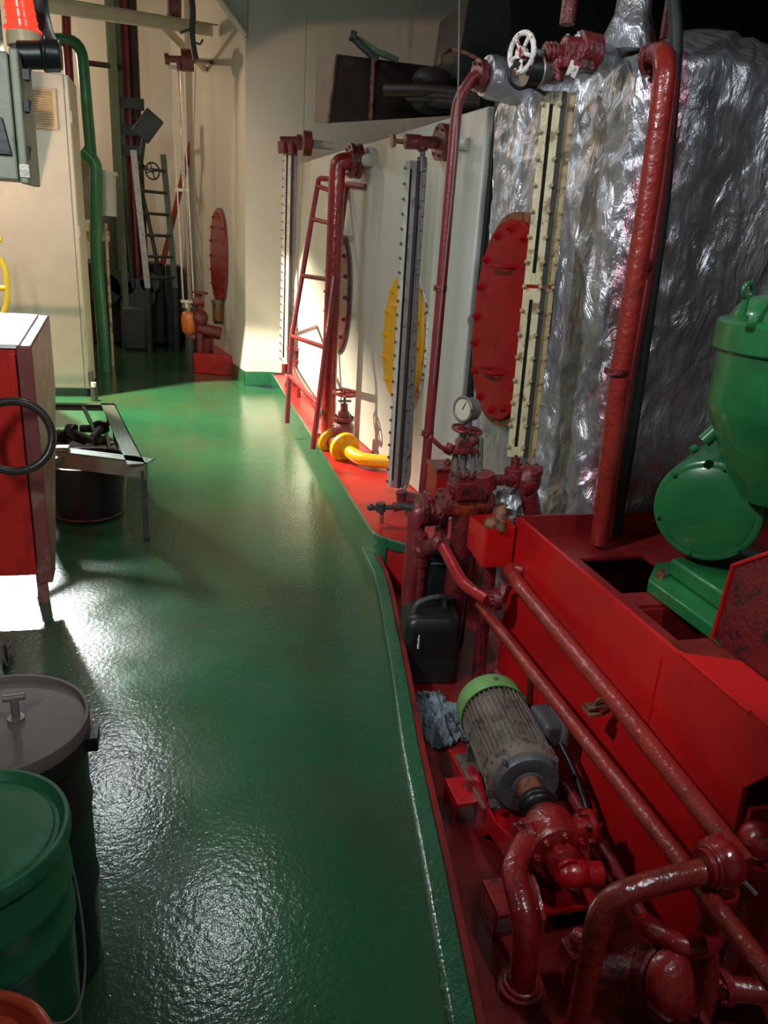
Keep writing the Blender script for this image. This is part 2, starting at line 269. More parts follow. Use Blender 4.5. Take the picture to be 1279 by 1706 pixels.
BOLTS = {}
def bolt_child(parent, c, ax, r, h, thru, mat):
    key = (round(r, 4), round(h, 4), round(thru, 3), str(mat))
    me = BOLTS.get(key)
    if me is None:
        mb = MB(); mb.bolt((0, 0, 0), (0, 0, 1), r, h)
        if thru: mb.cyl((0, 0, -thru*1.1), (0, 0, 0), r*0.55, n=8); mb.bolt((0, 0, -thru), (0, 0, -1), r, h)
        me = bpy.data.meshes.new('bolt'); me.from_pydata(mb.v, [], mb.f); me.materials.append(M[mat] if isinstance(mat, str) else mat); BOLTS[key] = me
    o = bpy.data.objects.new('bolt', me); col.objects.link(o); o.parent = parent
    o.location = V(c)-V(parent['org']); o.rotation_euler = V(ax).to_track_quat('Z', 'Y').to_euler()
    return o
class MB:
    def __init__(s): s.v = []; s.f = []; s.bl = []
    def add(s, vs, fs):
        o = len(s.v); s.v += [V(p) for p in vs]; s.f += [tuple(i+o for i in f) for f in fs]; return s
    def box(s, c, d, rot=None):
        c = V(c); h = V(d)*0.5; vs = []
        for x in (-1, 1):
            for y in (-1, 1):
                for z in (-1, 1):
                    p = V((x*h.x, y*h.y, z*h.z))
                    if rot is not None: p = rot @ p
                    vs.append(c+p)
        return s.add(vs, [(0,1,3,2),(4,6,7,5),(0,4,5,1),(2,3,7,6),(0,2,6,4),(1,5,7,3)])
    def span(s, a, b): a = V(a); b = V(b); return s.box((a+b)*0.5, [abs(b[i]-a[i]) for i in range(3)])
    def prism(s, pts, vec):
        n = len(pts); vec = V(vec); vs = [V(p) for p in pts]+[V(p)+vec for p in pts]
        return s.add(vs, [tuple(range(n)), tuple(range(2*n-1, n-1, -1))]+[(i, (i+1) % n, (i+1) % n+n, i+n) for i in range(n)])
    def cyl(s, p0, p1, r0, r1=None, n=18, caps=True):
        p0 = V(p0); p1 = V(p1); r1 = r0 if r1 is None else r1
        a, b, ax = frame_of(p1-p0); vs = []
        for p, r in ((p0, r0), (p1, r1)):
            for i in range(n):
                t = 2*PI*i/n; vs.append(p+a*(r*math.cos(t))+b*(r*math.sin(t)))
        fs = [(i, (i+1) % n, (i+1) % n+n, i+n) for i in range(n)]
        if caps: fs += [tuple(range(n-1, -1, -1)), tuple(range(n, 2*n))]
        return s.add(vs, fs)
    def lathe(s, prof, o, ax, n=28, closed=False):
        o = V(o); a, b, ax = frame_of(ax); vs = []; fs = []
        for r, h in prof:
            for i in range(n):
                t = 2*PI*i/n; vs.append(o+ax*h+a*(r*math.cos(t))+b*(r*math.sin(t)))
        m = len(prof)
        for j in range(m-1 if not closed else m):
            k = (j+1) % m
            for i in range(n):
                q = (i+1) % n; fs.append((j*n+i, j*n+q, k*n+q, k*n+i))
        if not closed:
            fs.append(tuple(range(n-1, -1, -1))); fs.append(tuple((m-1)*n+i for i in range(n)))
        return s.add(vs, fs)
    def torus(s, c, ax, R, r, n=36, m=10, sy=1.0):
        c = V(c); a, b, ax = frame_of(ax); vs = []; fs = []
        for i in range(n):
            t = 2*PI*i/n; d = a*math.cos(t)+b*math.sin(t)
            for j in range(m):
                u = 2*PI*j/m; vs.append(c+d*(R+r*math.cos(u))+ax*(r*math.sin(u)*sy))
        for i in range(n):
            for j in range(m):
                fs.append((i*m+j, ((i+1) % n)*m+j, ((i+1) % n)*m+(j+1) % m, i*m+(j+1) % m))
        return s.add(vs, fs)
    def ball(s, c, r, sc=(1, 1, 1), n=18, m=10, rot=None):
        c = V(c); vs = []; fs = []
        for j in range(1, m):
            t = PI*j/m
            for i in range(n):
                u = 2*PI*i/n; p = V((math.sin(t)*math.cos(u)*sc[0], math.sin(t)*math.sin(u)*sc[1], math.cos(t)*sc[2]))*r
                if rot is not None: p = rot @ p
                vs.append(c+p)
        for j in range(m-2):
            for i in range(n): fs.append((j*n+i, (j+1)*n+i, (j+1)*n+(i+1) % n, j*n+(i+1) % n))
        tp = V((0, 0, r*sc[2])); 
        if rot is not None: tp = rot @ tp
        vs += [c+tp, c-tp]; a = len(vs)-2
        for i in range(n):
            fs.append((a, i, (i+1) % n)); fs.append((a+1, (m-2)*n+(i+1) % n, (m-2)*n+i))
        return s.add(vs, fs)
    def tube(s, pts, r, n=14, bend=0.0, seg=6, caps=True):
        pts = [V(p) for p in pts]
        if bend > 0 and len(pts) > 2:
            q = [pts[0]]
            for i in range(1, len(pts)-1):
                p = pts[i]; d0 = (pts[i-1]-p); d1 = (pts[i+1]-p)
                k = min(bend, d0.length*0.48, d1.length*0.48)
                a = p+d0.normalized()*k; b = p+d1.normalized()*k
                for j in range(seg+1):
                    t = j/seg; q.append(a*(1-t)**2+p*(2*t*(1-t))+b*t*t)
            q.append(pts[-1]); pts = q
        rr = r if isinstance(r, (list, tuple)) else [r]*len(pts)
        vs = []; fs = []; a = None
        for i, p in enumerate(pts):
            t = (pts[min(i+1, len(pts)-1)]-pts[max(i-1, 0)])
            t = t.normalized() if t.length > 1e-9 else V((0, 0, 1))
            if a is None: a, b, _ = frame_of(t)
            a = (a-t*a.dot(t)).normalized(); b = t.cross(a)
            for k in range(n):
                u = 2*PI*k/n; vs.append(p+a*(rr[i]*math.cos(u))+b*(rr[i]*math.sin(u)))
        m = len(pts)
        for i in range(m-1):
            for k in range(n): fs.append((i*n+k, i*n+(k+1) % n, (i+1)*n+(k+1) % n, (i+1)*n+k))
        if caps: fs += [tuple(range(n-1, -1, -1)), tuple((m-1)*n+k for k in range(n))]
        return s.add(vs, fs)
    def bolt(s, c, ax, r=0.009, h=0.009):
        ax = V(ax).normalized(); c = V(c)
        s.cyl(c, c+ax*h, r, n=6); s.cyl(c+ax*h, c+ax*(h*1.6), r*0.55, n=8); return s
    def ring_bolts(s, c, ax, R, k, r=0.008, h=0.008, ph=0.0, thru=0.0):
        a, b, ax = frame_of(ax); c = V(c)
        for i in range(k):
            t = 2*PI*i/k+ph; s.bl.append((c+a*(R*math.cos(t))+b*(R*math.sin(t)), ax, r, h, thru))
        return s
    def build(s, name, mat, parent=None, base=None, bevel=0.0, smooth=True, kind=None, mirror=None):
        org = V((0, 0, 0))
        if parent is not None: org = V(parent['org'])
        elif base is not None: org = V(base)
        me = bpy.data.meshes.new(name)
        me.from_pydata([v-org for v in s.v], [], s.f); me.update()
        bm = bmesh.new(); bm.from_mesh(me); bmesh.ops.recalc_face_normals(bm, faces=bm.faces); bm.to_mesh(me); bm.free()
        if smooth:
            for p in me.polygons: p.use_smooth = True
            me.set_sharp_from_angle(angle=math.radians(38))
        me.materials.append(M[mat] if isinstance(mat, str) else mat)
        o = bpy.data.objects.new(name, me); col.objects.link(o)
        if parent is not None:
            o.parent = parent; o['org'] = list(org)
        else:
            o.location = org; o['org'] = list(org)
        if bevel:
            b = o.modifiers.new('bevel', 'BEVEL'); b.width = bevel; b.segments = 2; b.limit_method = 'ANGLE'; b.angle_limit = math.radians(40)
        if kind: o['kind'] = kind
        for c, ax, r, h, thru in s.bl: bolt_child(o, c, ax, r, h, thru, mat)
        return o

def thing(name, label, cat, loc, group=None):
    o = bpy.data.objects.new(name, None); col.objects.link(o); o.location = V(loc); o['org'] = list(loc)
    o.empty_display_size = 0.05
    o['label'] = label; o['category'] = cat
    if group: o['group'] = group
    return o
def tag(o, label, cat, group=None):
    o['label'] = label; o['category'] = cat
    if group: o['group'] = group
    return o
def plabel(o, t): o['label'] = t; return o

def flange(mb, c, ax, R, t, k=6, br=0.008, ph=0.2):
    ax = V(ax).normalized(); c = V(c)
    mb.cyl(c-ax*(t/2), c+ax*(t/2), R, n=26); mb.ring_bolts(c+ax*(t/2), ax, R*0.78, k, br, br, ph, thru=t)
    return mb

def wheel_part(parent, c, ax, R, r=0.008, spokes=4, mat='red', name='handwheel'):
    m = MB(); m.torus(c, ax, R, r, n=30, m=8)
    a, b, ax = frame_of(ax)
    for i in range(spokes):
        t = 2*PI*i/spokes+0.3; m.cyl(V(c), V(c)+(a*math.cos(t)+b*math.sin(t))*R, r*0.75, n=8)
    m.cyl(V(c)-ax*r*1.4, V(c)+ax*r*1.4, r*2.0, n=12)
    return m.build(name, mat, parent)

# tank side wall: a line in plan, slightly off the aisle direction
WA = V((1.05, 8.2, 0)); WB = V((1.40, 3.55, 0))
WD = (WB-WA).normalized(); WN = V((-abs(WD.y), -WD.x*1.0, 0))
WN = V((WD.y, -WD.x, 0)).normalized()          # towards the aisle (-x)
if WN.x > 0: WN = -WN
def onwall(px, py, off=0.0):
    r = CM @ V((px-639.5, 853.0-py, -FPX)); o = V((0, 0, EYE)); p0 = WB+WN*off
    t = (p0-o).dot(WN)/r.dot(WN); return o+r*t
PZ = 0.12       # top of the red plinth
PIT = -0.15     # floor of the sunken red bay

# ================================================================== SETTING
def struct(mb, name, mat, **kw):
    return mb.build(name, mat, kind='structure', **kw)

edge = [(0.30, -1.6), (0.55, 1.0), (0.625, 1.45), (0.70, 1.94), (0.80, 2.5), (0.90, 3.1), (0.925, 3.3), (0.935, 3.62)]
m = MB()
poly = [V((x, y, 0)) for x, y in edge]+[V((0.93, 8.0, 0)), V((0.64, 8.2, 0)), V((0.64, 13.0, 0)), V((-3.2, 13.0, 0)), V((-3.2, -1.6, 0))]
m.prism(poly, (0, 0, -0.2)); struct(m, 'floor', 'floor', smooth=False)
# sunken bay
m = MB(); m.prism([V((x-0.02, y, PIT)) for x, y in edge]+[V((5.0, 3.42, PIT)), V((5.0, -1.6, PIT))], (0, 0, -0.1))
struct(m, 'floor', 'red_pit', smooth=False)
# green lip along the bay, red on its inner face
def strip(pts, w0, w1, z0, z1):
    mb = MB()
    n = len(pts); L = []; R = []
    for i, p in enumerate(pts):
        a = V((*pts[max(i-1, 0)], 0)); b = V((*pts[min(i+1, n-1)], 0)); d = (b-a).normalized(); nn = V((-d.y, d.x, 0))
        c = V((*p, 0)); L.append(c+nn*w0); R.append(c+nn*w1)
    vs = []
    for i in range(n): vs += [L[i]+V((0, 0, z0)), L[i]+V((0, 0, z1)), R[i]+V((0, 0, z1)), R[i]+V((0, 0, z0))]
    fs = []
    for i in range(n-1):
        for k in range(4): fs.append((4*i+k, 4*i+(k+1) % 4, 4*i+4+(k+1) % 4, 4*i+4+k))
    fs += [(0, 1, 2, 3), (4*n-1, 4*n-2, 4*n-3, 4*n-4)]
    return mb.add(vs, fs)
lip = []
for i in range(41):
    t = i/40*(len(edge)-1); k = min(int(t), len(edge)-2); f = t-k
    lip.append((edge[k][0]*(1-f)+edge[k+1][0]*f, edge[k][1]*(1-f)+edge[k+1][1]*f))
struct(strip(lip, 0.0, 0.055, -0.01, 0.028), 'trim_1', 'green_kick', bevel=0.006)
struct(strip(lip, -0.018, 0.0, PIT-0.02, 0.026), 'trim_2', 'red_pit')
# red plinth under the tank, with its rounded near corner
cx, cy, cr = 1.18, 3.62, 0.25
outline = [(0.93, 8.2), (0.93, 5.5), (0.93, 4.2)]
for i in range(13):
    t = PI+PI/2*i/12; outline.append((cx+cr*math.cos(t), cy+cr*math.sin(t)))
outline += [(1.5, 3.37), (2.6, 3.37)]
m = MB(); m.prism([V((x, y, PZ)) for x, y in outline]+[V((2.6, 8.2, PZ))], (0, 0, -0.30)); struct(m, 'trim_3', 'red_floor')
struct(strip(outline[:9], 0.0, -0.018, -0.02, PZ+0.012), 'trim_4', 'green_kick', bevel=0.004)
struct(strip(outline[8:-1], 0.0, -0.018, PZ-0.04, PZ+0.012), 'trim_5', 'green_kick', bevel=0.004)

# bulkheads
m = MB(); m.span((0.64, 8.2, 0.14), (3.1, 8.3, 4.3)); struct(m, 'wall_back', 'wall')
m = MB(); m.span((0.635, 8.18, 0), (0.94, 8.3, 0.15)); struct(m, 'baseboard_back', 'green_kick', bevel=0.004)
# receding wall beyond the corner
m = MB(); m.prism([V((0.64, 8.2, 0.14)), V((0.70, 8.3, 0.14)), V((0.06, 12.0, 0.14)), V((-0.04, 12.0, 0.14))], (0, 0, 4.16)); struct(m, 'wall_right', 'wall')
m = MB(); m.prism([V((0.63, 8.19, 0.0)), V((0.70, 8.3, 0.0)), V((0.06, 12.0, 0.0)), V((-0.055, 12.0, 0.0))], (0, 0, 0.15)); struct(m, 'baseboard_right', 'green_kick')
m = MB(); m.span((-3.2, 12.0, 0), (0.2, 12.1, 4.3)); struct(m, 'wall_far', 'wall')
m = MB(); m.span((-3.3, -1.6, 0), (-3.2, 12.1, 4.3)); struct(m, 'wall_left', 'wall')
m = MB(); m.span((-3.3, -1.7, -0.2), (5.1, -1.6, 4.3)); struct(m, 'wall_front', 'wall')
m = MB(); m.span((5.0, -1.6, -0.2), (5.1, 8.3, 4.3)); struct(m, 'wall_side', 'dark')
m = MB(); m.span((2.02, 5.9, 2.0), (5.0, 6.0, 4.3)); struct(m, 'void_sheet', 'dark')  # near-black sheet standing in for the unlit void above the tanks
m = MB(); m.span((-3.3, -1.7, 4.3), (5.1, 12.1, 4.4)); struct(m, 'ceiling', 'ceiling')

# white settling tank standing on the plinth (its side wall, top at about 2.15 m)
tk = thing('settling_tank', 'large cream painted steel tank standing on the red plinth, oval hatches on its side', 'tank', (1.9, 5.9, PZ))
m = MB(); m.prism([V((WA.x, WA.y-0.01, PZ)), V((1.387, 3.72, PZ)), V((2.5, 3.72, PZ)), V((2.5, WA.y-0.01, PZ))], (0, 0, 2.03)); m.build('tank_body', 'wall', tk, bevel=0.01)
# near-black slab painting the shade in the gap between the two tanks
m = MB(); m.span((1.42, 3.675, PZ), (2.4, 3.715, 2.2)); m.build('gap_shade', 'dark', tk)

# foil-wrapped tank ------------------------------------------------
ft = thing('insulated_tank', 'big tank wrapped in crumpled silver foil behind the red pump bed', 'tank', (2.4, 3.0, PIT))
fp = [V((2.6, 3.66, 0)), V((1.412, 3.66, 0)), V((1.41, 3.45, 0)), V((1.44, 3.1, 0)), V((1.475, 2.72, 0)), V((1.50, 2.62, 0)), V((1.56, 2.56, 0)), V((1.68, 2.54, 0)), V((2.2, 2.56, 0)), V((3.9, 2.62, 0))]
def resample(pts, step):
    out = [pts[0]]; 
    for a, b in zip(pts, pts[1:]):
        k = max(1, int((b-a).length/step))
        for i in range(1, k+1): out.append(a+(b-a)*(i/k))
    return out
path = resample(fp, 0.014)
prof = []          # (inset, z)
for i in range(150): prof.append((0.0, PIT+i/149*(2.14-PIT)))
for i in range(1, 13): t = i/12*PI/2; prof.append((0.05*(1-math.cos(t)), 2.14+0.05*math.sin(t)))
for i in range(1, 45): t = i/44; prof.append((0.05+t*0.85, 2.19+0.22*math.sin(t*PI/2)))
vs = []; fs = []
npth = len(path)
cen = V((2.6, 3.5, 0))
for j, (ins, z) in enumerate(prof):
    for i, p in enumerate(path):
        a = path[max(i-1, 0)]; b = path[min(i+1, npth-1)]; d = (b-a).normalized(); nn = V((d.y, -d.x, 0))
        if nn.dot(cen-p) > 0: nn = -nn
        q = p + (cen-p).normalized()*min(ins, (cen-p).length*0.95) if ins > 0 else p.copy()
        q = V((q.x, q.y, z))
        s_ = i*0.014
        # long vertical pleats, cross crumples and fine dents
        wx = s_+0.16*noise.noise(V((s_*1.3, z*1.7, 21)))+0.05*noise.noise(V((s_*5, z*4.5, 22)))
        wz = z+0.22*noise.noise(V((s_*1.6, z*1.5, 31)))
        n1 = noise.noise(V((wx*3.6, wz*0.55, 0)))
        n2 = abs(noise.noise(V((wx*7.5+wz*0.5, wz*0.9, 4))))
        n3 = abs(noise.noise(V((wx*4.5+wz*3.2, wz*3.6-wx*2, 8))))
        n4 = abs(noise.noise(V((wx*11-wz*6, wz*6+wx*8, 2))))
        n5 = abs(noise.noise(V((wx*21+wz*3, wz*9-wx*5, 12))))
        dsp = 0.036*n1 - 0.050*n2 - 0.020*n3 + 0.014*(0.4-n4) - 0.008*n5
        front = min(1.0, max(0.0, (s_-2.35)/0.35))
        amp = (1.0-0.45*front)
        q += nn*(dsp*amp) + V((0, 0, dsp*0.3 if ins > 0 else 0))
        vs.append(q)
for j in range(len(prof)-1):
    for i in range(npth-1):
        fs.append((j*npth+i, j*npth+i+1, (j+1)*npth+i+1, (j+1)*npth+i))
m = MB(); m.add(vs, fs); fo = m.build('foil_wrap', 'foil', ft); fo.data.polygons.foreach_set('use_smooth', [True]*len(fo.data.polygons))
# inner core of the tank so that the wrap is closed from behind
m = MB(); m.prism([V((1.52, 3.42, PIT)), V((1.60, 2.72, PIT)), V((3.9, 2.72, PIT)), V((3.9, 3.42, PIT))], (0, 0, 2.22)); m.build('tank_shell', 'dark', ft)
c = at(1056, 6, y=2.75)
m = MB(); m.lathe([(0.10, -0.22), (0.085, -0.16), (0.06, -0.1), (0.055, 0.0), (0.075, 0.02), (0.075, 0.05), (0.05, 0.06), (0.05, 0.4)], (c.x, c.y, 2.42), (0, 0, 1)); m.build('top_nozzle', 'foil', ft)
for px, py in ((948, 12), (1118, 20)):
    m = MB(); a = at(px, py, y=2.9); m.cyl(V((a.x, a.y, 2.3)), V((a.x, a.y, 2.9)), 0.028, n=12); m.build('riser_pipe', 'red_worn', ft)

# dark machinery shape above the tanks
m = MB(); m.span((2.15, 5.2, 2.3), (3.6, 5.85, 3.6)); m.tube([(2.1, 5.4, 3.4), (2.15, 5.0, 3.1), (2.3, 4.8, 2.4)], 0.1)
m.box((2.28, 4.72, 2.3), (0.3, 0.3, 0.3))

# ================================================================== HATCHES
def manhole(label, c, nrm, a, b, mat, nb, ring='steel', handles=1, group=None, ringw=0.018):
    nrm = V(nrm).normalized(); u = V((0, 0, 1)).cross(nrm).normalized(); wv = V((0, 0, 1))
    t = thing('manhole_cover', label, 'hatch', c, group)
    def oval(aa, bb, n=48):
        # flat-sided oval: two half circles joined by straight sides
        r = aa; s = max(bb-aa, 0); pts = []
        for i in range(n):
            q = 2*PI*i/n; cx_, sy_ = math.cos(q), math.sin(q); e = 0.86
            pts.append((aa*math.copysign(abs(cx_)**e, cx_), bb*math.copysign(abs(sy_)**e, sy_)))
        return pts
    def plate(aa, bb, z0, z1):
        mb = MB(); mb.prism([c+u*x+wv*y+nrm*z0 for x, y in oval(aa, bb)], nrm*(z1-z0)); return mb
    plate(a+ringw, b+ringw, -0.01, 0.012).build('rim', ring, t)
    plate(a, b, 0.012, 0.034).build('plate', mat, t, bevel=0.004)
    # bolts round the edge, evenly spaced
    pts = oval(a*0.86, b-a*0.13, 240); L = [0]
    for i in range(240):
        p = pts[i]; q = pts[(i+1) % 240]; L.append(L[-1]+math.hypot(q[0]-p[0], q[1]-p[1]))
    first = None
    for k in range(nb):
        d = L[-1]*k/nb; i = max(j for j in range(241) if L[j] <= d+1e-9) % 240
        x, y = pts[i]
        if first is None:
            mb = MB(); mb.cyl(c+nrm*0.034, c+nrm*0.038, 0.019, n=14); mb.bolt(c+nrm*0.038, nrm, 0.014, 0.013); first = mb.build('bolt', mat, t); o = first
        else:
            o = first.copy(); col.objects.link(o); o.parent = t
        o.location = u*x+wv*y
    for k in range(handles):
        z = (b*0.55 if k == 0 else -b*0.5)
        mb = MB(); mb.tube([c+nrm*0.03+u*0.07+wv*z, c+nrm*0.09+u*0.07+wv*z, c+nrm*0.09-u*0.07+wv*z, c+nrm*0.03-u*0.07+wv*z], 0.009, bend=0.02)
        mb.build('handle', mat, t)
    return t
WNt = WN.copy()
cc = onwall(676, 568, 0.0)
manhole('yellow oval hatch cover with bolts round its edge on the cream tank wall', cc, WNt, 0.34, 0.385, 'yellow', 14, ring='white')
cc = onwall(566, 491, 0.0)
manhole('dark red oval hatch cover behind the thick red standpipe', cc, WNt, 0.33, 0.43, 'red_worn', 14, ring='steel_dark')
cc = onwall(858, 538, 0.0); cc = cc+WN*0.035
manhole('big bright red oval hatch cover framed by torn silver foil', cc, WNt, 0.285, 0.425, 'red_hatch', 16, ring='rust', handles=2, ringw=0.03)
# wall beyond the corner
G2A = V((0.64, 8.2, 0)); G2D = (V((-0.04, 12.0, 0))-G2A).normalized(); G2N = V((-G2D.y, G2D.x, 0)); G2N = G2N if G2N.x < 0 else -G2N
def onwall2(px, py, off=0.0):
    r = CM @ V((px-639.5, 853.0-py, -FPX)); o = V((0, 0, EYE)); p0 = G2A+G2N*off
    t = (p0-o).dot(G2N)/r.dot(G2N); return o+r*t
cc = onwall2(367, 428)
manhole('narrow red oval hatch on the far receding wall past the corner', cc, G2N, 0.38, 0.50, 'red', 16, ring='steel_dark', handles=0)
ca = onwall2(363, 518, 0.06)
t = thing('wall_lamp', 'small brown glass lamp fixed on the wall under the far red oval hatch', 'lamp', ca)
m = MB(); m.cyl(ca-V((0, 0, 0.11)), ca+V((0, 0, 0.08)), 0.062, n=20); m.build('glass_cup', 'brass', t)
m = MB(); m.cyl(ca+V((0, 0, 0.08)), ca+V((0, 0, 0.12)), 0.07, n=20); m.box(ca-G2N*0.05+V((0, 0, 0.1)), (0.1, 0.05, 0.05)); m.build('cap', 'steel_dark', t)
m = MB(); m.cyl(ca-V((0, 0, 0.14)), ca-V((0, 0, 0.11)), 0.05, n=20); m.build('base', 'machine_dark', t)

# ================================================================== LEVEL GAUGES
def gauge(label, top, bot, width, plate_mat, side_mat, sight='glass_dark', bolts=9, facing=(-0.5, -1, 0), stem=0.05, rows=1, seg=1, cheek=None):
    """long flat gauge between two points: front plate with a slot, dark side strip, bolts as pairs"""
    top = V(top); bot = V(bot); ax = (top-bot).normalized(); L = (top-bot).length
    f = V(facing); f = (f-ax*f.dot(ax)).normalized(); sd = ax.cross(f).normalized()    # sd: to the viewer's right or left
    if sd.x < 0: sd = -sd
    R = Matrix((sd, f, ax)).transposed()
    t = thing('level_gauge', label, 'gauge', bot)
    gap = 0.012
    for k in range(seg):
        z0 = L*k/seg+(gap/2 if k else 0); z1 = L*(k+1)/seg-(gap/2 if k < seg-1 else 0); zc = (z0+z1)/2
        mb = MB()
        # two cheeks with a slot between them: the slot shows the sight glass
        mb.box(bot+ax*zc-sd*width*0.34, (width*0.30, 0.014, z1-z0), R)
        mb.build('edge_strip', plate_mat, t, bevel=0.002); mb = MB()
        mb.box(bot+ax*zc+sd*width*0.10, (width*0.30, 0.014, z1-z0), R)
        for zz in (z0+0.02, z1-0.02): mb.box(bot+ax*zz-sd*width*0.12, (width*0.16, 0.014, 0.04), R)
        mb.build('front_plate', cheek or plate_mat, t, bevel=0.002)
        mb = MB(); mb.box(bot+ax*zc-sd*width*0.12-f*0.006, (width*0.16, 0.006, z1-z0-0.02), R); mb.build('sight_glass', sight, t)
        mb = MB(); mb.box(bot+ax*zc+sd*width*0.34-f*0.008, (width*0.17, 0.03, z1-z0), R); mb.build('dark_channel', 'dark', t)
        mb = MB(); mb.box(bot+ax*zc+sd*width*0.60-f*0.02, (width*0.36, 0.014, z1-z0), R); mb.build('side_plate', side_mat, t, bevel=0.002)
    for k in range(bolts):
        z = L*(k+0.5)/bolts
        for x in ((-0.47, 0.20) if rows > 1 else (-0.47,)):
            bolt_child(t, bot+ax*z+sd*width*x+f*0.006, f, 0.0065*min(1.3, width/0.06), 0.010, 0, side_mat)
        bolt_child(t, bot+ax*z+sd*width*0.72-f*0.01, f, 0.006*min(1.3, width/0.06), 0.010, 0, side_mat)
    return t, ax, f, sd

# --- the ivory gauge in front of the foil
YG = 2.66
gt = at(936, 140, y=YG); gb = at(862, 762, y=YG-0.05)
gt2 = at(926, 152, y=YG); 
t, ax, f, sd = gauge('tall ivory-coloured level gauge with bolted plates in front of the foil tank', gt2, gb, 0.085, 'ivory', 'ivory_dark', bolts=15, facing=(-0.45, -1, 0), rows=2, seg=2)
# --- mid gauge
YM = 4.15
mt = at(689, 268, y=YM); mb_ = at(656, 812, y=YM)
t2, ax2, f2, sd2 = gauge('grey steel level gauge with perforated left edge standing before the yellow hatch', mt, mb_, 0.085, 'steel_light', 'steel_dark', bolts=24, facing=(-0.6, -1, 0), rows=1, cheek='gauge_brown')
# --- left gauge by the bulkhead
YL = 7.6
lt = at(481, 246, y=YL); lb = at(474, 603, y=YL)
t3, ax3, f3, sd3 = gauge('slim grey level gauge nearest the bulkhead corner', lt, lb, 0.10, 'steel_light', 'steel_dark', bolts=26, facing=(-0.3, -1, 0))

# --- far gauge past the corner
a = at(290, 112, y=8.9); b = at(311, 502, y=8.9)
tf = thing('level_gauge', 'long glass tube level gauge past the corner above an amber cup', 'gauge', b)
m = MB()
for dx in (-0.035, 0.075): m.box((a+b)/2+V((dx, 0, 0)), (0.014, 0.02, (a-b).length), Matrix.Rotation(math.atan2((a-b).x, (a-b).z), 3, 'Y'))
for k in range(3):
    p = b+(a-b)*(k/2); m.box(p+V((0.01, 0, 0)), (0.15, 0.024, 0.03))
m.build('guard_rail', 'steel_light', tf)
m = MB(); m.cyl(a+V((0.035, 0, 0)), b+V((0.035, 0, 0)), 0.018, n=12); m.build('glass_tube', 'clear', tf)

# top and bottom cocks of the gauges ----------------------------------
def cock(name, label, cat, pts_body, r, mat, base, wheel=None, extra=None, flanges=()):
    t = thing(name, label, cat, base)
    mb = MB()
    for i, (p, q, rr) in enumerate(pts_body): mb.cyl(p, q, rr if not isinstance(rr, tuple) else rr[0], rr if not isinstance(rr, tuple) else rr[1], n=16)
    mb.build('valve_body', mat, t, bevel=0.003)
    for (c, ax_, R, th) in flanges:
        flange(MB(), c, ax_, R, th, k=6, br=0.007).build('flange', mat, t)
    return t

# far top cock
p = lambda px, py: at(px, py, y=8.85)
t = cock('valve', 'small red valve at the top of the far tube gauge', 'valve', [(p(274, 98), p(282, 98), 0.05), (p(280, 98), p(304, 99), 0.032), (p(298, 99), p(300, 118), 0.03), (p(302, 100), p(322, 101), 0.10)], 0, 'red_worn', p(300, 100))
m = MB(); m.cyl(p(320, 101), onwall2(352, 103, 0.0), 0.03, n=10); m.build('stub_pipe', 'red_worn', t)
# left top cock
p = lambda px, py: at(px, py, y=YL)
t = cock('valve', 'rusty red valve on top of the slim gauge by the bulkhead corner', 'valve', [(p(466, 236), p(503, 236), 0.045), (p(471, 236), p(472, 256), 0.05), (p(484, 238), p(486, 258), 0.05), (p(494, 237), p(502, 237), 0.065), (p(504, 238), p(518, 239), 0.105)], 0, 'red_worn', p(485, 240))
m = MB(); m.cyl(p(517, 239), p(517, 239)+V((0.22, 0.05, 0)), 0.035, n=12); m.build('stub_pipe', 'wall', t)
# left bottom cock
t = cock('valve', 'small red valve assembly at the foot of the slim gauge', 'valve', [(p(484, 556), p(508, 556), 0.03), (p(489, 545), p(492, 640), 0.045), (p(500, 560), p(502, 640), 0.04), (p(484, 606), p(512, 610), 0.05), (p(474, 606), p(474, 622), 0.03)], 0, 'red_worn', p(490, 625), flanges=((p(491, 580), (0, 0, 1), 0.085, 0.03), (p(502, 600), (0, 0, 1), 0.085, 0.03), (p(493, 622), (0, 0, 1), 0.10, 0.03)))
wheel_part(t, p(505, 575), (0.3, -1, 0), 0.07, 0.009, mat='red_worn')
m = MB(); m.cyl(p(493, 622), V((p(493, 622).x, YL, PZ)), 0.04, n=10); m.build('foot', 'red_worn', t)

# mid top cock: long horizontal spindle, two flanges, stub into the wall
p = lambda px, py, dy=0.0: at(px, py, y=YM+dy)
t = cock('valve', 'red gauge valve with long horizontal spindle left of the thin red riser', 'valve', [(p(668, 236), p(672, 236), 0.012), (p(674, 236), p(700, 237), 0.036), (p(698, 237), p(728, 238), 0.03), (p(703, 238), p(704, 252), 0.026)], 0, 'red_worn', p(710, 238), flanges=((p(734, 237), (1, 0.1, 0.0), 0.088, 0.03), (p(746, 238), (1, 0.1, 0.0), 0.088, 0.03)))
m = MB(); m.cyl(p(657, 235), p(670, 236), 0.012, n=10); m.cyl(p(652, 235), p(658, 235), 0.034, 0.028, n=14); m.build('spindle_knob', 'brass', t)
m = MB(); m.cyl(p(745, 238), onwall(782, 240), 0.03, n=12); m.build('stub_pipe', 'wall', t)
m = MB(); m.tube([p(704, 250), p(702, 290), p(680, 800, -0.02), p(668, 826, -0.04)], 0.014, bend=0.1); m.cyl(p(703, 262), p(702, 286), 0.026, n=12); m.build('return_pipe', 'steel_dark', t)
